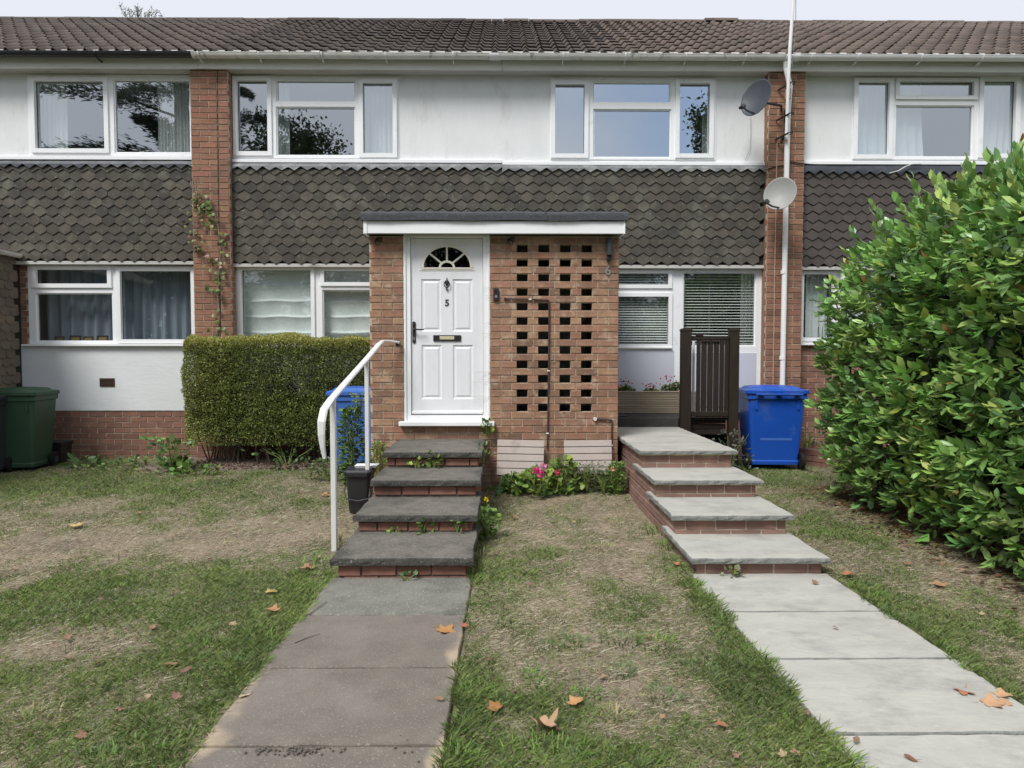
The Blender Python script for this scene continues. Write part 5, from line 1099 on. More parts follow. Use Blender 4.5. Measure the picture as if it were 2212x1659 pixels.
# ------------------------------------------------------------------ clipped box hedge
def box_hedge():
    D = 8.30; x0, x1 = PX(388, D, 850), PX(797, D, 850); zt = PZ(728, D+.05); zb = PZ(968, D); r = thing('box_hedge', ((x0+x1)/2, 8.6, 0), 'small square-clipped hedge with yellow-green light painted on its top under the roman-blind window', 'hedge')
    n = 76000; f = rng.choice(4, n, p=[.62, .20, .11, .07]); a, b = rng.uniform(size=n), rng.uniform(size=n); y0, y1 = D, 8.98
    X_ = np.where(f <= 1, x0+a*(x1-x0), np.where(f == 2, x0, x1)); Y_ = np.where(f == 0, y0, y0+(y1-y0)*(b if True else a)); Y_ = np.where(f >= 2, y0+(y1-y0)*a, Y_); Z_ = np.where(f == 1, zt, zb+b*(zt-zb))
    nrm = np.zeros((n, 3)); nrm[f == 0] = (0, -1, .1); nrm[f == 1] = (0, 0, 1); nrm[f == 2] = (-1, 0, .1); nrm[f == 3] = (1, 0, .1)
    ctr = np.array([(x0+x1)/2, (y0+y1)/2, (zt+zb)/2]); hs = np.array([(x1-x0)/2, (y1-y0)/2, (zt-zb)/2]); q = (np.stack([X_, Y_, Z_], 1)-ctr)
    # round the edges
    rad_ = .11; lim = hs-rad_; c_ = np.clip(q, -lim, lim); dv = q-c_; ln = np.linalg.norm(dv, axis=1, keepdims=True); q = c_+dv/np.maximum(ln, 1e-6)*np.minimum(ln, rad_)
    P_ = q+ctr; bumpv = .17*(fbm(P_[:, 0]*2.6, P_[:, 2]*2.6+P_[:, 1], 3)-.5)+.09*(fbm(P_[:, 0]*9, P_[:, 2]*9+P_[:, 1]*9, 5)-.5)
    low = np.clip((.55-P_[:, 2])/.35, 0, 1); dep = rng.uniform(0, 1, n)**2*.10; P_ = P_+nrm*(bumpv-dep+.0)[:, None]
    # ragged thin foot and a thin place near the middle
    keep = rng.uniform(size=n) > np.clip(low*1.3*(fbm(P_[:, 0]*6, P_[:, 2]*6, 8)+.25), 0, .97)
    u_ = (P_[:, 0]-x0)/(x1-x0); hole = np.exp(-((u_-.60)/.035)**2-((P_[:, 2]-1.02)/.17)**2); keep &= rng.uniform(size=n) > hole*.9
    keep &= P_[:, 2] > .12+.14*fbm(P_[:, 0]*8, P_[:, 0]*0, 2)
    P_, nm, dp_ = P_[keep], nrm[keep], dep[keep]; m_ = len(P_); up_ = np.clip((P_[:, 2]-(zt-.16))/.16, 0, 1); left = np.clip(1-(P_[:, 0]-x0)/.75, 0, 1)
    painted_lit = np.clip(up_*1.2+.45*left*fbm(P_[:, 0]*4, P_[:, 2]*4, 12)*1.5+.28*fbm(P_[:, 0]*7, P_[:, 2]*7, 13)-.14, 0, 1)[:, None]  # light on the top and left side, painted in as yellower leaves
    col = palette(m_, [(.155, .205, .058), (.225, .275, .08), (.31, .35, .11)], None, .2)*(1-painted_lit)+palette(m_, [(.42, .42, .11), (.36, .39, .10), (.50, .46, .15)], None, .15)*painted_lit
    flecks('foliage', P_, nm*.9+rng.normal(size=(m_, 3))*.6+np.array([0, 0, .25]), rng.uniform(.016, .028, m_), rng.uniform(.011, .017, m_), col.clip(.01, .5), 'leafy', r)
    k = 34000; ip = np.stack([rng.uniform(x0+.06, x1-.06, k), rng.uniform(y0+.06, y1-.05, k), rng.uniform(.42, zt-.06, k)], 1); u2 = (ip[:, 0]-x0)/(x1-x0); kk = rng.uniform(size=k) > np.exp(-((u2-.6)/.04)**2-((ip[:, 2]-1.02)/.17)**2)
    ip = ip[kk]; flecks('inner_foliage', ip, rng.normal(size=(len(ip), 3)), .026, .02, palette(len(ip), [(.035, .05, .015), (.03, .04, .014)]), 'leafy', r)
    st = MB()
    for i in range(70):
        x, y = R.uniform(x0+.1, x1-.1), R.uniform(8.42, 8.9); a, c = R.uniform(-.3, .3), R.uniform(-.15, .15)
        st.tube([(x, y, .0), (x+a*.3, y+c*.3, .25), (x+a, y+c, R.uniform(.5, 1.1))], [.012, .009, .004], 5)
    st.put('stem', 'wood', r)
    k = 1400; px_ = np.stack([rng.uniform(x0-.1, x1+.1, k), rng.uniform(8.2, 8.75, k), rng.uniform(.05, .085, k)], 1)
    dl = flecks('leaf_litter', px_, rng.normal(size=(k, 3))*np.array([1, 1, .15]), rng.uniform(.02, .05, k), rng.uniform(.015, .03, k), palette(k, [(.13, .075, .06), (.09, .06, .05), (.2, .14, .1)]), 'dryleaf'); dl['label'] = 'dry brown leaf litter under the small clipped hedge'; dl['category'] = 'leaf litter'
box_hedge()
# ------------------------------------------------------------------ grass
def in_rect(x, y, r): return (x > r[0]) & (x < r[1]) & (y > r[2]) & (y < r[3])
def blocked(x, y, pad=0):
    wob = .02*np.sin(y*9)+.015*np.sin(y*23+1)
    b = ((x > LP[0]+.0-pad+wob*.8) & (x < LP[1]-wob*.9+pad) & (y < 7.2)) | ((x > RP[0]-pad+wob) & (x < RP[1]+pad-wob) & (y < 8.3))
    b |= in_rect(x, y, (-1.5, 1.22, 7.0, 9.2)) | (y > 8.72) | in_rect(x, y, (-4.5, -1.4, 8.35, 9)) | in_rect(x, y, (-1.4, -1.08, 6.6, 7.1)) | ((x > 3.62) & (y > 3.6) & (y < 7.1)) | in_rect(x, y, (1.2, 2.9, 8.1, 9.1))
    return b
def blades(n_try, yr, dens_f, hscale, wid, seed):
    xmax = 1; y = rng.uniform(yr[0], yr[1], n_try); x = rng.uniform(-1, 1, n_try)*(y*.80+.8)
    x = x; k = ~blocked(x, y); x, y = x[k], y[k]; g = green(x, y); sh = np.exp(-((x-3.75)/.4)**2)*(y > 3.4)*(y < 7.3)
    k = rng.uniform(size=len(x)) < (.30+.70*g)*(1-.85*sh)*dens_f; x, y, g = x[k], y[k], g[k]; n = len(x)
    isg = rng.uniform(size=n) < (.14+.66*g)
    edge = np.minimum.reduce([np.abs(x-LP[0]), np.abs(x-LP[1]), np.abs(x-RP[0]), np.abs(x-RP[1])]); ed = np.exp(-edge/.07)*(y < 6.9)
    tuft = np.clip(fbm(x*4.5, y*4.5, 31)-.42, 0, 1)*2.6
    h = np.where(isg, (.010+.013*g+.012*tuft*g+.010*ed)*rng.uniform(.6, 1.5, n), .014*rng.uniform(.5, 1.5, n))*hscale
    lean = np.where(isg, rng.uniform(.3, 1.5, n), rng.uniform(1.2, 5, n)); a = rng.uniform(0, 6.50, n)
    L = h*np.sqrt(1+lean**2)*.9; L = np.minimum(L, .085); hz = L/np.sqrt(1+lean**2); hx2 = hz*lean
    dx, dy = np.cos(a)*hx2, np.sin(a)*hx2; w = wid*rng.uniform(.6, 1.3, n)*np.where(isg, 1, .7); zb = hgt(x, y)-.002
    sx, sy = -np.sin(a)*w/2, np.cos(a)*w/2
    V = np.stack([np.stack([x-sx, y-sy, zb], 1), np.stack([x+sx, y+sy, zb], 1), np.stack([x+dx*.45+sx*.7, y+dy*.45+sy*.7, zb+hz*.62], 1), np.stack([x+dx, y+dy, zb+hz], 1)], 1)
    Fq = (np.arange(n)[:, None, None]*4+np.array([(0, 1, 2), (0, 2, 3)])[None]).reshape(-1, 3)
    hue = np.clip(fbm(x*2.5, y*2.5, 51)*1.6-.3, 0, 1)[:, None]
    cg = palette(n, [(.145, .245, .058), (.185, .30, .072), (.25, .33, .10), (.125, .205, .068)], None, .18)*(.6+.4*hue)+np.array([.04, .03, .002])*hue; cd = palette(n, [(.42, .36, .26), (.36, .30, .215), (.48, .42, .31), (.29, .24, .175)], None, .15)
    mixg = np.clip(.62+.5*rng.uniform(size=(n, 1)), 0, 1); c = np.where(isg[:, None], cg*mixg+cd*(1-mixg)*.55, cd)
    return V.reshape(-1, 3), Fq, np.repeat(c, 4, 0)
parts_ = [blades(180000, (1.9, 3.2), 1, 1.0, .0032, 1), blades(280000, (3.2, 5.2), 1, 1.05, .0038, 2), blades(320000, (5.2, 8.75), .9, 1.1, .0050, 3)]
off = 0; Vs, Fs, Cs = [], [], []
for V_, F_, c_ in parts_: Vs.append(V_); Fs.append(F_+off); Cs.append(c_); off += len(V_)
go = link('grass', npmesh('grass', np.concatenate(Vs), np.concatenate(Fs), 'grassy', np.concatenate(Cs).clip(.01, .6))); prop(go, 'short patchy lawn grass, green in places and dried to straw in others', 'grass', kind='stuff')
# coarse tufts
def tufts(spots):
    Vs, Fs, Cs, off = [], [], [], 0
    for (x0, y0, n, h, sp, tone) in spots:
        a = rng.uniform(0, 6.50, n); r0 = sp*np.sqrt(rng.uniform(size=n))*.5; x, y = x0+np.cos(a)*r0, y0+np.sin(a)*r0; k = ~blocked(x, y, -.02) | (h > .1); x, y, a = x[k], y[k], a[k]; n = len(x)
        if not n: continue
        a = a+rng.normal(size=n)*.5; L = h*rng.uniform(.5, 1.2, n); ln = rng.uniform(.5, 1.6, n); hz = L/np.sqrt(1+ln**2); hx2 = hz*ln; w = rng.uniform(.0035, .0065, n); zb = hgt(x, y)-.003; dx, dy = np.cos(a)*hx2, np.sin(a)*hx2; sx, sy = -np.sin(a)*w/2, np.cos(a)*w/2
        V = np.stack([np.stack([x-sx, y-sy, zb], 1), np.stack([x+sx, y+sy, zb], 1), np.stack([x+dx*.4+sx, y+dy*.4+sy, zb+hz*.65], 1), np.stack([x+dx*.4-sx, y+dy*.4-sy, zb+hz*.65], 1), np.stack([x+dx, y+dy, zb+hz*.95], 1)], 1)
        Fs.append((np.arange(n)[:, None, None]*5+np.array([(0, 1, 2), (0, 2, 3), (3, 2, 4)])[None]).reshape(-1, 3)+off); Vs.append(V.reshape(-1, 3)); off += n*5
        base = {0: [(.14, .25, .05), (.18, .29, .06)], 1: [(.12, .20, .075), (.16, .24, .09)], 2: [(.30, .31, .13), (.38, .35, .19)]}[tone]; Cs.append(np.repeat(palette(n, base), 5, 0))
    return link('coarse_grass', npmesh('coarse_grass', np.concatenate(Vs), np.concatenate(Fs), 'grassy', np.concatenate(Cs).clip(.01, .6)))
sp = []
for u, v, n, h, s_, t_ in ((660, 1225, 46, .13, .14, 0), (690, 1210, 30, .15, .10, 0), (730, 1170, 26, .16, .08, 2), (555, 1390, 60, .09, .25, 0), (500, 1440, 60, .09, .22, 1), (440, 1400, 40, .08, .22, 0), (520, 1560, 90, .08, .2, 0), (480, 1640, 80, .08, .2, 0),
                           (1235, 1385, 70, .07, .16, 1), (1340, 1383, 90, .08, .2, 1), (1420, 1388, 90, .08, .2, 0), (1150, 1455, 60, .05, .1, 0), (1185, 1395, 50, .06, .14, 1), (1160, 1475, 60, .05, .12, 0), (1340, 1450, 80, .055, .14, 1), (1265, 1500, 70, .055, .14, 0), (1240, 1530, 60, .05, .14, 1), (1430, 1500, 70, .055, .16, 1), (1330, 1545, 60, .06, .12, 2), (1500, 1445, 80, .06, .2, 1),
                           (1420, 1150, 70, .14, .22, 0), (1440, 1180, 60, .13, .2, 0), (1035, 1200, 46, .13, .14, 2), (1020, 1245, 40, .10, .12, 0), (1560, 1300, 80, .10, .2, 0), (1590, 1350, 80, .09, .2, 0), (1640, 1420, 90, .09, .2, 0), (1850, 1590, 60, .08, .08, 1), (1830, 1640, 80, .08, .16, 0), (1010, 1500, 90, .08, .18, 0), (985, 1560, 70, .07, .14, 0), (985, 1640, 110, .08, .16, 0), (1060, 1520, 60, .08, .2, 1), (1180, 1640, 140, .08, .34, 0), (1310, 1650, 120, .07, .3, 1),
                           (1880, 1290, 90, .09, .26, 0), (1930, 1340, 100, .09, .26, 1), (1990, 1400, 100, .09, .22, 0), (2060, 1450, 80, .08, .18, 0), (1830, 1270, 60, .10, .16, 0), (2150, 1560, 60, .06, .16, 1), (1770, 1160, 60, .08, .3, 0), (330, 1620, 80, .07, .3, 0), (60, 1560, 90, .07, .3, 2), (210, 1650, 60, .07, .25, 1), (860, 1640, 10, .05, .05, 1), (100, 1330, 60, .06, .4, 1), (200, 1200, 60, .06, .5, 1), (1190, 1190, 70, .07, .25, 0), (1300, 1180, 50, .06, .3, 2), (1050, 1120, 60, .08, .2, 0)):
    x, y = G(u, v); sp.append((x, y, n, h*.72, s_, t_))
for k in range(26): sp.append((R.uniform(-.18, 1.15), R.uniform(6.80, 6.97), R.randint(18, 34), R.uniform(.04, .08), .12, R.choice((0, 0, 1))))
for k in range(240):
    x, y = R.uniform(-6, 5), R.uniform(2.1, 8.4)
    if abs(x) < y*.8: sp.append((x, y, R.randint(8, 26), R.uniform(.02, .04), R.uniform(.06, .2), R.choice((0, 1, 2))))
prop(tufts(sp), 'scattered coarser grass tufts standing along path edges and in the dry lawn', 'grass', kind='stuff')
# litter strip under the laurel
k = 2600; lx = 3.45+rng.normal(size=k)*.26+.25*rng.uniform(size=k); ly = rng.uniform(3.1, 7.3, k); q = (lx > 3.0)
pl_ = np.stack([lx, ly, hgt(lx, ly)+rng.uniform(.004, .02, k)], 1)[q]; o = leaves('leaf_litter', pl_, rng.normal(size=(len(pl_), 3))*np.array([1, 1, .12]), rng.uniform(.03, .075, len(pl_)), rng.uniform(.015, .035, len(pl_)), palette(len(pl_), [(.14, .065, .035), (.20, .10, .05), (.09, .05, .035), (.26, .16, .09)]), 'dryleaf', None, np.tile((.05, .05, 1.), (len(pl_), 1)), .1); prop(o, 'brown fallen leaf litter under the laurel hedge', 'leaf litter')
# crumbs of soil on the left path joint
o = MB()
for k in range(120):
    a, c = R.gauss(0, .06), R.gauss(0, .016); s_ = R.uniform(.002, .007); x, y = G(652, 1622); 
    if k > 85: x, y = G(575, 1624); a *= .7
    if k > 105: x, y = G(930, 1615); a, c = R.gauss(0, .07), R.gauss(0, .05)
    o.loft([[(x+a+s_*math.cos(t)*q_, y+c+s_*math.sin(t)*q_, z*s_+.001) for t in (0, 1.57, 3.14, 4.71)] for z, q_ in ((0, 1), (.7, .9), (1.1, .3))])
prop(o.put('soil_crumbs', 'mortar_dark'), 'dark crumbs of soil lying along a joint of the left path', 'soil', kind='stuff')
# ------------------------------------------------------------------ fallen leaves one by one
def maple(n_l, size, curl, seed, col):
    r = random.Random(seed); pts = []; lobes = n_l
    if lobes == 1:
        for i in range(10): a = i/10*2*math.pi; pts.append((math.cos(a)*size*.5*(1 if math.cos(a) < 0 else 1.15), math.sin(a)*size*.27*r.uniform(.85, 1.1)))
    else:
        for i in range(lobes*4):
            a = i/(lobes*4)*2*math.pi; t = (i % 4); rr = (1, .84, .58, .80)[t]*(1-.28*abs(math.sin(a/2))) ; pts.append((math.cos(a)*size*.55*rr*r.uniform(.85, 1.12), math.sin(a)*size*.55*rr*r.uniform(.85, 1.12)))
    zz = lambda x, y: curl*(y/size)**2*size*2.2+curl*.6*(x/size)**2*size+.004*math.sin(x*90)
    V = [(0, 0, .0)]+[(x*.5, y*.5, zz(x*.5, y*.5)) for x, y in pts]+[(x, y, zz(x, y)) for x, y in pts]; n = len(pts); F_ = [(0, 1+i, 1+(i+1) % n) for i in range(n)]
    for i in range(n): F_ += [(1+i, 1+n+i, 1+n+(i+1) % n), (1+i, 1+n+(i+1) % n, 1+(i+1) % n)]
    s0 = len(V); V += [(-size*.45, .002, .004), (-size*.45, -.002, .004), (-size*.85, 0, .012)]; F_.append((s0, s0+1, s0+2))
    c = np.tile((np.array(col)*.85*.8+.2*np.array([.30, .22, .15])), (len(V), 1)); c[1:1+n] *= 1.12; return npmesh('fallen_leaf', np.array(V), np.array(F_), 'dryleaf', c)
big_leaves = (
 (165, 1138, 5, .15, .18, (.62, .47, .16), 'yellow fallen leaf lying alone on the left lawn, nearest the bins'),
 (587, 1281, 5, .10, .12, (.60, .47, .15), 'small yellow fallen leaf on bright green grass left of the path'),
 (593, 1322, 5, .11, .3, (.46, .24, .12), 'curled tan fallen leaf just below the yellow one, left of the path'),
 (961, 1361, 5, .16, .16, (.52, .25, .08), 'large orange lobed leaf lying on the second slab of the left path'),
 (1003, 1352, 5, .06, .2, (.45, .14, .07), 'small red leaf at the right-hand edge of the left path'),
 (1241, 1523, 5, .11, .25, (.58, .30, .12), 'rounded orange leaf on the bare middle lawn'),
 (1177, 1578, 5, .15, .9, (.52, .33, .20), 'large rolled tan leaf on the middle lawn near the bottom'),
 (1068, 1575-40, 5, .10, .3, (.36, .15, .04), 'brown and yellow leaf standing in green grass beside the left path'),
 (2083, 1494, 5, .12, .1, (.50, .19, .09), 'reddish orange leaf at the right edge of the pale path'),
 (2140, 1520, 5, .13, .3, (.62, .36, .20), 'largest of the peach-coloured leaves beside the pale path'),
 (2163, 1503, 5, .10, .4, (.60, .36, .20), 'upper small peach-coloured leaf beside the pale path'),
 (2168, 1521, 5, .08, .3, (.55, .32, .18), 'right-hand small peach-coloured leaf beside the pale path'),
 (2030, 1266, 5, .14, .12, (.48, .28, .15), 'tan leaf on the dry ground in front of the laurel hedge'),
 (1968, 1560+80, 1, .05, .3, (.20, .08, .05), 'small dark curled leaf on the last visible slab of the pale path'),
 (700, 1072, 5, .14, .35, (.55, .30, .12), 'crumpled orange leaf by the foot of the nearer handrail post'),
 (530, 1503, 1, .06, .1, (.60, .50, .32), 'pale cream leaf at the left edge of the dark path'),
 (668, 1232, 5, .15, .4, (.45, .26, .14), 'heap of curled leaf against the lowest dark step'),
 (1462, 1222, 5, .07, .2, (.55, .25, .10), 'small orange leaf beside the lowest sandstone step'),
 (1110, 1120, 5, .09, .3, (.42, .20, .08), 'brown leaf in the grass right of the dark steps'),
 (1830, 1245, 5, .12, .4, (.42, .17, .08), 'russet leaves gathered at the end of the lowest sandstone step'),
 (1560, 1573, 5, .07, .3, (.42, .16, .09), 'small red-brown leaf on the middle lawn, right of centre near the bottom'),
 (405, 1065, 1, .08, .2, (.48, .24, .13), 'small brown leaf on the lawn before the clipped hedge'))
for i, (u, v, l, s_, cu, c, lab) in enumerate(big_leaves):
    x, y = G(u, v); z = max(float(hgt(np.array([x]), np.array([y]))[0]), .0)+.012+cu*.01
    if LP[0] < x < LP[1] or RP[0] < x < RP[1]: z = .003
    o = link('fallen_leaf', maple(l, s_*.82, cu, i, c), None, T((x, y, z)) @ RZ(R.uniform(0, 6.28) if u != 1177 else -.9) @ Matrix.Rotation(R.uniform(-.15, .15), 4, 'X') @ Matrix.Rotation(R.uniform(-.12, .12), 4, 'Y')); prop(o, lab, 'leaf', 'fallen leaves on the lawn and paths')
fam = [maple(l, s_, cu, 77+i, c) for i, (l, s_, cu, c) in enumerate(((5, .055, .3, (.30, .15, .11)), (5, .06, .35, (.36, .22, .14)), (1, .055, .3, (.19, .10, .075)), (5, .05, .2, (.46, .35, .22)), (1, .07, .4, (.27, .16, .10))))]
xo_, zo_ = P(2138, 604, 4.35); o = link('autumn_leaf', maple(5, .10, .2, 5, (.50, .22, .12)), None, T((xo_, 4.35, zo_)) @ Matrix.Rotation(1.2, 4, 'X')); prop(o, 'single dead orange leaf caught in the laurel hedge', 'leaf')
spots_ = [(145, 1382), (118, 1395), (330, 1470-110), (85+60, 1425), (370, 1500-60), (210, 1438), (308, 1518), (262, 1537), (255, 1535), (178, 1595), (380, 1510), (400, 1453), (505, 1352), (320, 1570-60), (450, 1210), (1146, 1265), (1110, 1500), (1302, 1468), (1472, 1483), (1205, 1580), (1430, 1555), (1590, 1640), (1690, 1636), (1400, 1400-20), (1060, 1430), (1130, 1240), (1720, 1633), (1850, 1604), (1760, 1262), (1806, 1360), (1960, 1220), (2060, 1210), (2120, 1330), (660, 1240), (690, 1205), (760, 1100), (30, 1230), (520, 1120), (300, 1110), (880, 1225), (1290, 1235), (1240, 1130), (1340, 1250), (1900, 1160), (1950, 1190), (2010, 1215), (2080, 1235), (2150, 1285), (2190, 1320), (950, 1585-70), (1740, 1545)]
for u, v in spots_:
    x, y = G(u, v); z = max(float(hgt(np.array([x]), np.array([y]))[0]), -.0)+.012
    o = link('fallen_leaf', R.choice(fam), None, T((x, y, z)) @ RZ(R.uniform(0, 6.28)) @ Matrix.Rotation(R.uniform(-.5, .5), 4, 'X') @ SC(*([R.uniform(.5, 1.0)]*3))); w_ = 'on the lawn left of the dark path' if x < LP[1] else 'on the middle lawn between the two paths' if x < RP[1]-.1 else 'on the ground before the laurel hedge'
    prop(o, 'small brown curled fallen leaf '+w_, 'leaf', 'small fallen leaves '+w_)
for (u0, v0, u1, v1, lab) in ((636, 1390, 690, 1370, 'thin pale twig lying on the second slab of the left path'), (665, 1330, 706, 1300, 'thin dark twig across the first joint of the left path'), (1738, 1625, 1765, 1640, 'thin dark twig at the edge of the pale path')):
    (xa, ya), (xb_, yb_) = G(u0, v0), G(u1, v1); prop(MB().tube([(xa, ya, .006), ((xa+xb_)/2, (ya+yb_)/2+.006, .008), (xb_, yb_, .007)], [.004, .003, .002], 5).put('twig', 'twig'), lab, 'twig')
# ------------------------------------------------------------------ small plants
def plant(name, loc, label, cat, n, size, spread, height, cols, shape='round', stems=8, group=None, m='leafy', wr=.9):
    r = thing(name, loc, label, cat, group); x0, y0, z0 = loc
    a = rng.uniform(0, 6.50, n); rr = np.sqrt(rng.uniform(size=n)); zz = rng.uniform(size=n)
    if shape == 'column': rad_ = spread*(.55+.45*np.sin(zz*3.0)); hz = zz*height
    elif shape == 'spray': rad_ = spread*(.25+zz); hz = zz*height
    else: rad_ = spread*np.sqrt(np.clip(1-(zz)**2, 0, 1)*.95+.05); hz = zz*height
    P_ = np.stack([x0+np.cos(a)*rr*rad_, y0+np.sin(a)*rr*rad_*.7, z0+hz+.01], 1); d = np.stack([np.cos(a), np.sin(a)*.8-.35, rng.uniform(-.2, .9, n)], 1)+rng.normal(size=(n, 3))*.35
    leaves('foliage', P_, d, rng.uniform(.7, 1.25, n)*size, rng.uniform(.7, 1.25, n)*size*wr, palette(n, cols), m, r, rng.normal(size=(n, 3))*.4+np.array([0, .5, -1]), .1, kind='stuff')
    st = MB()
    for i in range(stems):
        b_ = R.uniform(0, 6.28); q_ = R.uniform(.2, .9)*spread; st.tube([(x0, y0, z0-.01), (x0+math.cos(b_)*q_*.4, y0+math.sin(b_)*q_*.3, z0+height*.5), (x0+math.cos(b_)*q_, y0+math.sin(b_)*q_*.6, z0+height*R.uniform(.7, 1))], [.005, .004, .002], 5)
    st.put('stem', 'stemgreen', r); return r
GR1 = [(.15, .25, .06), (.19, .30, .07), (.11, .19, .05)]; GR2 = [(.08, .14, .05), (.10, .17, .055)]; GR3 = [(.30, .38, .08), (.24, .33, .07)]
def at(u, v, y): x = PX(u, y, v); return (x, y, float(hgt(np.array([x]), np.array([y]))[0]))
plant('geranium', at(1165, 1062, 6.72), 'leafy geranium with pink flower heads below the vent covers', 'plant', 230, .062, .30, .24, GR1+GR3, wr=1.1, stems=14)
plant('geranium', at(1215, 1060, 6.76), 'lighter green geranium with round leaves between the two vent covers', 'plant', 150, .060, .19, .34, GR3+GR1, wr=1.1, stems=12)
plant('bedding_plant', at(1110, 1060, 6.78), 'dark round-leaved plant under the left vent cover', 'plant', 110, .06, .2, .17, GR2+GR1, wr=1.1)
plant('bedding_plant', at(1268, 1058, 6.80), 'thin grey-green herb with upright stems before the right vent cover', 'plant', 520, .028, .15, .30, [(.10, .13, .07), (.14, .17, .09)], 'spray', 24, wr=.4)
plant('bedding_plant', at(1305, 1060, 6.76), 'low tangled herb before the right vent cover', 'plant', 320, .03, .14, .22, GR2+[(.12, .16, .06)], 'round', 16, wr=.5)
plant('bedding_plant', at(1331, 1062, 6.72), 'small bushy green plant against the foot of the sandstone steps', 'plant', 420, .032, .10, .31, GR1, 'column', 12, wr=.7)
plant('bedding_plant', at(1190, 1000, 6.90), 'small feathery plant behind the geraniums at the pipe foot', 'plant', 90, .035, .09, .22, GR1+GR2, 'spray', 8, wr=.4)
def flower(u, v, y, n, size, cols, label, grp=None, stem_to=None):
    x, z = P(u, v, y); r = thing('flower_head', (x, y, z), label, 'flower', grp); N_ = n
    pv = rng.normal(size=(N_, 3)); pv /= np.linalg.norm(pv, axis=1, keepdims=True); pv[:, 1] = -np.abs(pv[:, 1]); leaves('petals', np.array([x, y, z])+pv*size*.25, pv, size*.55, size*.6, palette(N_, cols, None, .1), 'petal', r, None, .1)
    MB().tube([(x, y+.005, z), (x+R.uniform(-.02, .02), y+.03, z-.12), (x+R.uniform(-.03, .03), y+.05, max(z-.22, .0))], .003, 5).put('stem', 'stemgreen', r)
PK = [(.72, .06, .28), (.80, .12, .38)]; PL = [(.85, .38, .58), (.88, .5, .66)]
flower(1158, 1017, 6.48, 26, .055, PK, 'bright pink flower head, leftmost of the geranium blooms'); flower(1174, 1009, 6.50, 26, .055, PL, 'pale pink flower head at the top of the geranium'); flower(1168, 1025, 6.46, 22, .05, PK, 'bright pink flower head lowest on the geranium'); flower(1205, 1020, 6.52, 18, .045, [(.75, .08, .22)], 'single red-pink flower head right of the others'); flower(1323, 1013, 6.50, 10, .035, [(.8, .25, .3), (.8, .5, .3)], 'small salmon flower at the corner of the sandstone steps')
r = flower(1051, 1079, 5.2, 14, .03, [(.75, .6, .02)], 'tiny yellow flower beside the dark steps'); plant('weed', (PX(1048, 5.2), 5.2, 0), 'green weed with a yellow flower growing beside the dark steps', 'weed', 120, .04, .10, .22, GR1, 'column', 6)
plant('shrub', at(760, 1035, 7.35), 'upright feathery shrub in front of the faded blue bin', 'shrub', 800, .05, .135, .86, GR2+GR2+GR1, 'column', 18, wr=.6); plant('shrub', at(778, 930, 7.36)[:2]+(.80,), 'pale green tip shoot of the feathery shrub by the handrail', 'shrub', 90, .042, .10, .22, GR1+GR3, 'spray', 6, wr=.4)
plant('shrub', at(818, 1010, 6.95), 'yellow-green ferny shrub between the handrail and the top dark step', 'shrub', 520, .036, .17, .52, GR3+GR1, 'round', 12, wr=.45); plant('shrub', at(710, 1035, 7.6), 'low straggly greenery at the foot of the clipped hedge by the bin', 'shrub', 420, .04, .30, .26, GR2+[(.14, .15, .05)], 'round', 14, wr=.5)
plant('shrub', at(620, 985, 8.3), 'few dark leaves hanging below the clipped hedge', 'shrub', 80, .05, .5, .3, GR2, 'spray', 10)
plant('nettle', at(372, 990, 8.15), 'broad-leaved green weed growing at the left foot of the clipped hedge', 'weed', 120, .085, .26, .42, GR1+GR2, 'spray', 12, wr=.62); plant('weed', at(178, 992, 8.5), 'low dark dock plant against the brick plinth', 'weed', 26, .12, .20, .12, GR2+GR1, 'round', 5, wr=.5); plant('weed', at(300, 1000, 8.45), 'low creeping weeds along the foot of the brick plinth', 'weed', 240, .045, .8, .09, GR1+GR2, 'round', 8)
plant('weed', at(420, 1000, 8.0), 'low green weed on the soil edge before the clipped hedge', 'weed', 60, .07, .28, .13, GR1, 'round', 5)
for (u, v, y, n, s_, h_, lab, cc_) in ((938, 1010, 6.05, 26, .045, .13, 'ivy sprig growing in the riser under the top dark step', GR1), (898, 1009, 6.02, 12, .045, .07, 'yellow-green ivy sprig at the left of the same riser', GR3), (915, 1154, 4.85, 24, .04, .10, 'dark ivy sprig in the riser above the lowest dark step', GR2+GR1), (988, 1148, 4.86, 24, .04, .11, 'pale green weed at the right of the riser above the lowest dark step', GR1), (1052, 940, 6.98, 30, .05, .16, 'ivy growing out beside the right end of the door sill', GR3+GR1), (855, 1160, 4.84, 10, .03, .05, 'tiny weed at the left of the riser above the lowest dark step', GR1), (1042, 1010, 6.2, 16, .04, .2, 'ivy strand hanging beside the dark steps', GR2+GR1), (878, 1255, 4.2, 10, .03, .04, 'tiny weed at the foot of the lowest dark step', GR2), (1585, 1250, 4.27, 16, .035, .07, 'weed at the foot of the lowest sandstone step', [(.16, .18, .07)])):
    x, z = P(u, v, y); plant('weed', (x, y-.0, z), lab, 'weed', n, s_, .07, h_, cc_, 'round', 5, wr=.85)
plant('shrub', at(1575, 955, 7.85), 'variegated trailing plant at the right edge of the sandstone landing', 'shrub', 150, .045, .30, .52, [(.08, .10, .07), (.15, .17, .12), (.05, .07, .05)], 'round', 10, wr=.7)
plant('weed', at(1745, 950, 8.88)[:2]+(.17,), 'low grey weeds growing behind the brick edging', 'weed', 200, .04, .35, .30, [(.16, .15, .10), (.10, .13, .07)], 'round', 12, wr=.5)
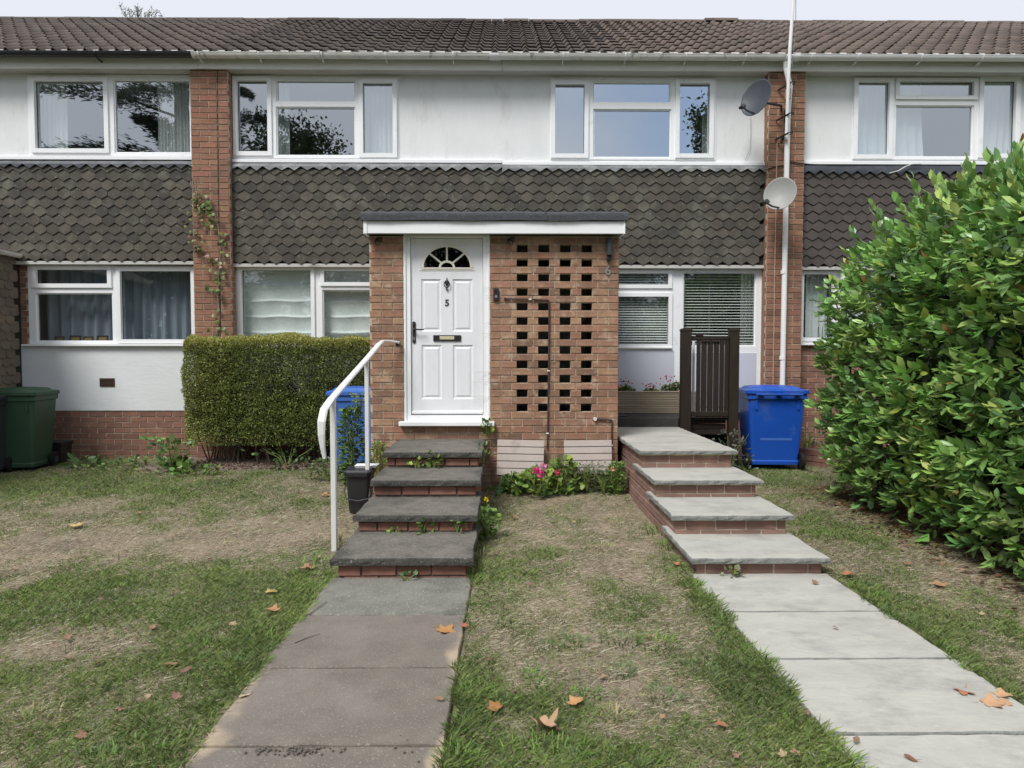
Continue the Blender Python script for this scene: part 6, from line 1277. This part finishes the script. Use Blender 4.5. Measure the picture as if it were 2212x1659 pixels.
# planter flowers
for u, h_, lab in ((1353, .17, 'red-flowered bedding plant at the left end of the planter'), (1410, .10, 'red-flowered low plant in the middle of the planter'), (1447, .20, 'tallest red-flowered plant near the right end of the planter')):
    x = PX(u, 8.9); r = plant('bedding_plant', (x, 8.92, zp1-.03), lab, 'plant', 90, .04, .12, h_*.55, GR2+GR1, 'round', 8); k = 42; pp = np.stack([x+rng.normal(size=k)*.05, 8.90+rng.normal(size=k)*.02, zp1+.02+rng.uniform(0, h_, k)], 1); leaves('flowers', pp, rng.normal(size=(k, 3)), .022, .02, palette(k, [(.5, .03, .05), (.35, .03, .08)]), 'petal', r)
plant('bedding_plant', (PX(1462, 8.9), 8.92, zp1-.03), 'dark green rounded plant at the right end of the planter', 'plant', 120, .035, .10, .14, GR2, 'round', 6); plant('bedding_plant', (PX(1338, 8.9), 8.92, zp1-.03), 'green leaves beside the porch corner in the planter', 'plant', 60, .035, .07, .07, GR1, 'round', 4)
# ivy climbing the left pier
def climber(path_, label, n, size, cols, m='leafy', stem='twig', spread=.05, r0=.004):
    pts = [Vector((PX(u, DP-.02, v), DP-.025, PZ(v, DP-.02))) for u, v in path_]; r = thing('climber', pts[0], label, 'climbing plant'); st = MB(); st.tube([tuple(p) for p in pts], r0, 6)
    for i in range(1, len(pts)):
        for q in range(3):
            a = pts[i]; b_ = a+Vector((R.uniform(-1, 1)*spread*1.6, -.01, R.uniform(-.4, 1)*spread*1.6)); st.tube([tuple(a), tuple(b_)], .002, 4)
    st.put('stem', stem, r)
    if n:
        i = rng.integers(0, len(pts)-1, n); t = rng.uniform(size=(n, 1)); A = np.array([tuple(p) for p in pts]); pos = A[i]*(1-t)+A[i+1]*t+np.stack([rng.normal(size=n)*spread, -rng.uniform(0, .05, n), rng.normal(size=n)*spread*.6], 1)
        leaves('foliage', pos, np.stack([rng.normal(size=n)*.8, -.4+rng.normal(size=n)*.2, -.5+rng.normal(size=n)*.4], 1), size, size*.95, palette(n, cols), m, r, np.stack([rng.normal(size=n)*.3, np.ones(n), rng.normal(size=n)*.3-.2], 1), .1)
    return r
climber([(420, 520), (425, 490), (428, 450), (432, 425), (445, 432)], 'small yellowing ivy clump on the left edge of the left brick pier', 55, .042, [(.13, .16, .04), (.2, .2, .06), (.16, .10, .05)], spread=.065)
climber([(432, 440), (462, 455), (472, 490), (476, 540), (473, 600), (470, 640), (475, 680), (468, 722)], 'ivy climbing the left brick pier above the clipped hedge', 62, .058, [(.10, .17, .04), (.16, .22, .05), (.13, .19, .05)], spread=.06, r0=.006)
climber([(424, 520), (436, 545), (460, 560), (474, 570)], 'reddish ivy strand crossing the left brick pier', 30, .045, [(.14, .16, .05), (.2, .12, .06)], spread=.04)
r = thing('dead_creeper', (PX(410, 8.9), 8.9, PZ(430, 8.9)), 'bare grey dead creeper stems on the hung tiles beside the left pier', 'creeper'); st = MB()
for k in range(22):
    u, v = 424, R.uniform(420, 450); p_ = [(PX(u, 8.88, v), 8.88, PZ(v, 8.88))]
    du = R.uniform(-16, 4); 
    for q in range(5): u += du*R.uniform(.1, .5)*.5+R.uniform(-3, 3); v -= R.uniform(4, 15) if k % 3 else R.uniform(-3, 6); p_.append((PX(u, 8.9, v), 8.9+R.uniform(-.03, .02), PZ(v, 8.9)))
    st.tube(p_, .0028, 4)
st.put('stem', 'twig', r)
# residue of old creeper on the porch bricks
st = MB()
for k in range(260):
    u, v = (R.uniform(802, 868), R.uniform(515, 900)) if k % 2 else (R.uniform(1062, 1190)-R.uniform(0, 60)*(k % 4 == 0), R.uniform(515, 925)); p_ = []; dx = R.uniform(-2, 2); dv = R.uniform(-4, 4)
    if k % 2 == 0 and u > 1112 and v > 600 and R.random() < .7: continue
    for q in range(5): p_.append((PX(u, DF, v), DF-.001, PZ(v, DF))); u += dx+R.uniform(-3, 3); v += dv+R.uniform(-4, 4); u = min(max(u, 801), 869) if k % 2 else min(max(u, 1061), 1300)
    if any(1112 < q_ < 1282 for q_ in [u]): continue
    st.tube(p_, .0011, 3, False)
prop(st.put('creeper_residue', 'mortar_pale', po), kind='stuff')
# orchid stalks in the right-hand window, twig above the ridge
r = thing('potted_plant', (PX(1774, 9.2), 9.2, rH[1]), 'two bare dark plant stalks standing on the right-hand window sill', 'plant'); st = MB(); 
for u in (1769, 1778): st.tube([(PX(u, 9.19), 9.19, rH[1]), (PX(u+.5, 9.19), 9.19, PZ(705, 9.19))], .004, 5)
st.put('stem', 'iron', r); MB().tube([(PX(1774, 9.19), 9.19, rH[1]-.01), (PX(1774, 9.19), 9.19, rH[1]+.03)], [.03, .045], 10).put('pot', 'iron', r)
def tree(loc, label, H, rad_, n, cols, kind='round', seed=0, group=None, name='tree', lw=.16):
    r = thing(name, loc, label, 'tree', group); x0, y0, z0 = loc; rr = random.Random(seed); st = MB(); st.tube([(x0, y0, z0-.2), (x0+.1, y0, z0+H*.3), (x0-.05, y0+.1, z0+H*.62), (x0, y0, z0+H*.96)], [H*.028, H*.021, H*.012, .02], 9)
    P_ = []; Dn = []
    nb = 46 if kind == 'cedar' else 44
    for k in range(nb):
        t = k/nb; a = rr.uniform(0, 6.28) if kind != 'cedar' else k*2.4
        zb = z0+H*((.16 if kind == 'cedar' else .30)+(.80 if kind == 'cedar' else .62)*t)
        L = rad_*((1.05-.72*t) if kind == 'cedar' else math.sin(math.pi*(.22+.70*t))**.7)*rr.uniform(.55, 1.12)
        e = Vector((math.cos(a)*L, math.sin(a)*L, (.06 if kind == 'cedar' else .42)*L)); m_ = Vector((x0, y0, zb)); st.tube([tuple(m_), tuple(m_+e*.5+Vector((0, 0, .08*L))), tuple(m_+e)], [.10*(1-t)+.03, .05, .015], 5)
        q = n//nb
        if kind == 'cedar':
            s = rng.uniform(.15, 1.05, q); w = rng.normal(size=q)*.16*L*(1.15-s); perp = np.array([-math.sin(a), math.cos(a), 0]); p = np.array(m_)+np.array(e)*s[:, None]+perp*w[:, None]; p[:, 2] += .1*L*s*(1-s)*2+rng.normal(size=q)*.10-.05*L*s**3; Dn.append(np.array(e)/L*.7+perp*np.sign(w)[:, None]*.7+rng.normal(size=(q, 3))*.3*np.array([1, 1, .6])); P_.append(p)
        else:
            cl = 9; c0 = np.array(m_)+np.array(e)*rng.uniform(.35, 1.05, (cl, 1))+rng.normal(size=(cl, 3))*rad_*.14; i = rng.integers(0, cl, q); p = c0[i]+rng.normal(size=(q, 3))*rad_*.095; P_.append(p); Dn.append(rng.normal(size=(q, 3))+np.array([0, 0, -.3]))
    P_ = np.concatenate(P_); Dn = np.concatenate(Dn); n_ = len(P_)
    st.put('trunk', 'wood', r); flecks('crown', P_, Dn, rng.uniform(.7, 1.4, n_)*(lw*1.7 if kind == 'cedar' else lw*1.25), rng.uniform(.7, 1.3, n_)*(lw*.30 if kind == 'cedar' else lw*.8), palette(n_, cols, None, .2), 'needle', r); return r
tree((-18.0, -20, 0), 'large dark spreading cedar across the green, seen reflected in the left upper windows', 27, 9.4, 70000, [(.034, .052, .034), (.045, .066, .042)], 'cedar', 1, name='cedar_tree', lw=.19)
for i, (x, y, H, rd, lab) in enumerate(((-13.2, -24, 16.2, 4.0, 'round green tree left of centre across the green, reflected in the windows'), (-2.5, -27, 11.8, 4.4, 'broad green tree straight across the green, reflected low in the windows'), (6.2, -27, 13.0, 4.0, 'green tree right of centre across the green, reflected in the windows'), (12.7, -21, 16.8, 3.2, 'taller loose-crowned tree to the right across the green, reflected in the blue window'), (-31, -30, 14, 6, 'tall tree at the far left across the green, reflected in the left windows'), (20.5, -25, 11.5, 5.0, 'bushy tree at the far right across the green, reflected in the right windows'), (-25.5, -22, 8.5, 4.6, 'low bushy tree beside the cedar across the green'))):
    tree((x, y, 0), lab, H, rd, 14000, [(.034, .056, .02), (.045, .068, .024), (.028, .046, .017)], 'round', 10+i, 'trees across the green', lw=.19)
k = 42000; hp = np.stack([rng.uniform(-42, 36, k), -31.5+rng.normal(size=k)*.8, rng.uniform(0, 1, k)**.8*7.6], 1); hp[:, 2] *= .75+.35*np.sin(hp[:, 0]*.7)*np.sin(hp[:, 0]*.23+1)
r = flecks('shrub_belt', hp, rng.normal(size=(k, 3)), .5, .36, palette(k, [(.022, .034, .014), (.03, .045, .017)]), 'needle'); prop(r, 'dark belt of shrubs beyond the trees across the green, reflected in the lower windows', 'shrubs')
# tree whose top shows above the ridge
x, z = P(302, 30, 22); r = thing('tree', (x, 22, 0), 'thin-leaved treetop just showing above the roof ridge on the left', 'tree'); st = MB(); st.tube([(x, 22, 0), (x, 22, z-1.6), (x-.05, 22, z-.5)], [.2, .1, .04], 7)
pp = []
for k in range(30):
    e = Vector((R.uniform(-.62, .62), R.uniform(-.3, .3), R.uniform(-.3, .42))); st.tube([(x, 22, z-.8), tuple(Vector((x, 22, z-.5))+e*.5), tuple(Vector((x, 22, z-.12))+e*1.0)], [.02, .010, .005], 4); pp += [tuple(Vector((x, 22, z-.12))+e*s+Vector((R.gauss(0, .04), 0, R.gauss(0, .04)))) for s in (.55, .7, .8, .9, .95, 1.0) for _ in range(3)]
st.put('trunk', 'wood', r); pp = np.array(pp); flecks('crown', pp, rng.normal(size=(len(pp), 3)), .05, .03, palette(len(pp), [(.20, .23, .14), (.16, .18, .12)]), 'needle', r)
